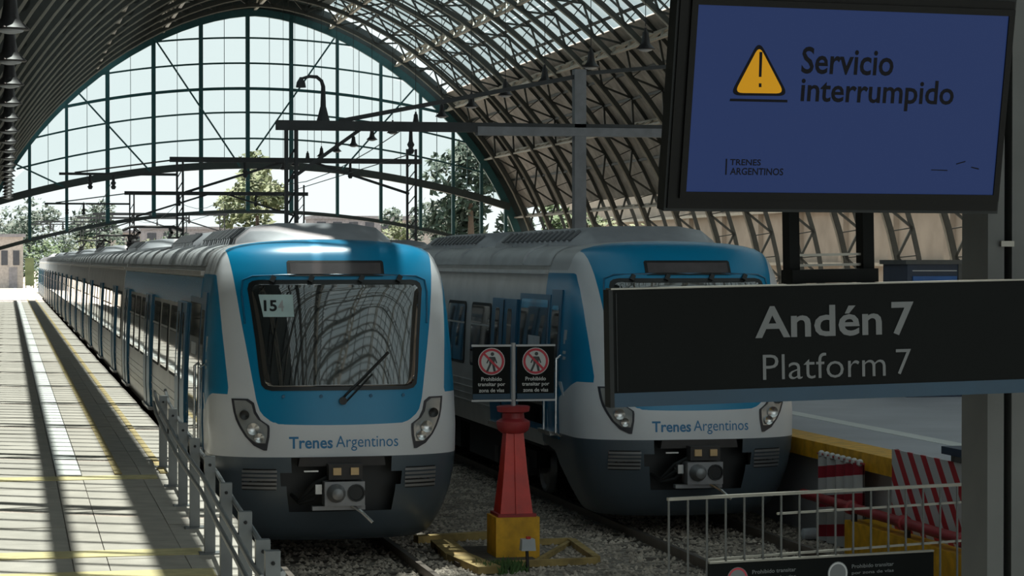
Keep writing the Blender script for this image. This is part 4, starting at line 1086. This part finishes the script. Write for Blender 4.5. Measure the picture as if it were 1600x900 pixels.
# ================================================================== BEYOND THE SHED
def tree(x, y, h, r, mat, label, seed, n=900, zc=.62, group='trees beyond the train shed'):
    t = empty('tree', (x, y, -.14)); tag(t, label, 'tree', group)
    rr = random.Random(seed)
    MB().tube([(0, 0, 0), (.1, 0, h * .3), (0, .1, h * .62)], [h * .03, h * .024, h * .012], 7).build('trunk', 'bark', t)
    mb = MB()
    blobs = [(rr.gauss(0, r * .45), rr.gauss(0, r * .45), h * (zc + rr.uniform(-.3, .3)), r * rr.uniform(.3, .55)) for _ in range(11)]
    for k in range(n * 2):
        bx, by, bz, br_ = blobs[k % len(blobs)]
        d = Vector((rr.gauss(0, 1), rr.gauss(0, 1), rr.gauss(0, 1))).normalized() * br_ * rr.uniform(.5, 1.05)
        c = Vector((bx, by, bz)) + d; a = Vector((rr.gauss(0, 1), rr.gauss(0, 1), rr.gauss(0, .6))).normalized(); u = a.orthogonal().normalized(); s = h * .03 * rr.uniform(.6, 1.3)
        b = len(mb.v); mb.v += [tuple(c - a * s), tuple(c + u * s * .5), tuple(c + a * s), tuple(c - u * s * .5)]; mb.f.append((b, b + 1, b + 2, b + 3))
    mb.build('crown', mat, t, fix=False)
def tp(px, Y): return onY(px, 400, Y).x
tree(tp(735, 235), 235, 17, 5.2, 'leaf_dark', 'tall dark tree behind the edge of the glass screen near the right wall', 1, 1500, .66)
tree(tp(690, 260), 260, 12, 3.6, 'leaf_dark', 'slim dark tree next to the tall dark tree', 2)
tree(tp(402, 200), 200, 12.5, 3.2, 'leaf_yel', 'yellow-green tree behind the double gantry post', 3, 1300, .68)
tree(tp(140, 300), 300, 11.5, 3.4, 'leaf_dark', 'hazy dark tree rising alone over the far hedge', 4)
tree(tp(45, 280), 280, 10.5, 4.0, 'leaf_dark', 'hazy broad tree above the far platform end', 5)
tree(tp(12, 292), 305, 9.5, 3.0, 'leaf_dark', 'low hazy tree at the left of the broad far tree', 6)
tree(tp(520, 330), 330, 9.5, 4.5, 'leaf', 'green tree standing behind the grey far building', 8)
tree(tp(600, 215), 215, 7.6, 3.0, 'leaf_yel', 'small yellow-green tree between the two trains roofs', 9)
for i, px in enumerate((70, 100, 130, 160, 190, 220, 250, 280, 310, 345, 465, 500, 560)):
    tree(tp(px, 262 + (i % 4) * 8), 262 + (i % 4) * 8, 6.8 + (i * 37 % 10) * .15, 3.0, ('leaf', 'leaf_dark', 'leaf_yel')[i * 7 % 3], 'low bush in the hedge along the far tracks', 20 + i, 420, .5, 'bushes of the far hedge')
tree(40.5, 150, 7.5, 2.4, 'leaf_yel', 'yellow-green bush seen through the ribs of the right wall', 60, 900, .5)
tree(40.8, 166, 10, 2.6, 'leaf', 'green tree seen through the last ribs of the right wall', 61, 900, .55)
def building(x, y, w_, d_, h, mat, label, rows, colsn):
    b = empty('building', (x, y, -.14)); tag(b, label, 'building')
    MB().box(-w_ / 2, w_ / 2, 0, d_, 0, h).build('walls', mat, b); MB().box(-w_ / 2 - .3, w_ / 2 + .3, -.3, d_ + .3, h, h + .4).build('roof', 'bld', b)
    for r_ in range(rows):
        for c_ in range(colsn):
            xx = -w_ / 2 + (c_ + .5) * w_ / colsn; zz = (r_ + .45) * h / rows
            MB().box(xx - w_ / colsn * .28, xx + w_ / colsn * .28, -.06, .02, zz, zz + h / rows * .42).build('window', 'bld_win', b)
building(tp(590, 300), 300, 17, 8, 9.3, 'bld', 'long grey far building seen under the right of the glass screen', 3, 8)
building(tp(690, 270), 270, 9, 8, 8.6, 'bld_b', 'pale far building beside the shed wall', 3, 4)
building(tp(300, 340), 340, 14, 8, 8.4, 'bld', 'low grey far building behind the hedge', 2, 6)
building(tp(200, 350), 350, 9, 8, 8.0, 'bld_b', 'low pale far building behind the hedge', 2, 4)
kb = empty('signal_cabin', (tp(17, 226), 226, PLAT)); tag(kb, 'pale grey cabin at the far end of the sunlit platform', 'cabin')
MB().box(-1.2, 1.15, 0, 3, 0, 4.9).build('walls', 'bld_b', kb); MB().box(-1.5, 1.4, -.3, 3.3, 4.9, 5.2).build('roof', 'bld', kb)
for xx in (-.6, .5): MB().box(xx - .3, xx + .3, -.06, .02, 2.2, 3.6).build('window', 'bld_win', kb)
MB().box(-.2, .6, -.06, .02, 0, 2.0).build('door', 'bld', kb)
yb = empty('yellow_board', (tp(46, 226), 225, PLAT)); tag(yb, 'yellow board standing at the far end of the platform', 'board')
MB().box(-.42, .42, 0, .2, .25, 2.9).build('panel', 'leaf_yel', yb)
for xx in (-.4, .32): MB().box(xx, xx + .08, .02, .16, 0, .3).build('leg', 'bark', yb)
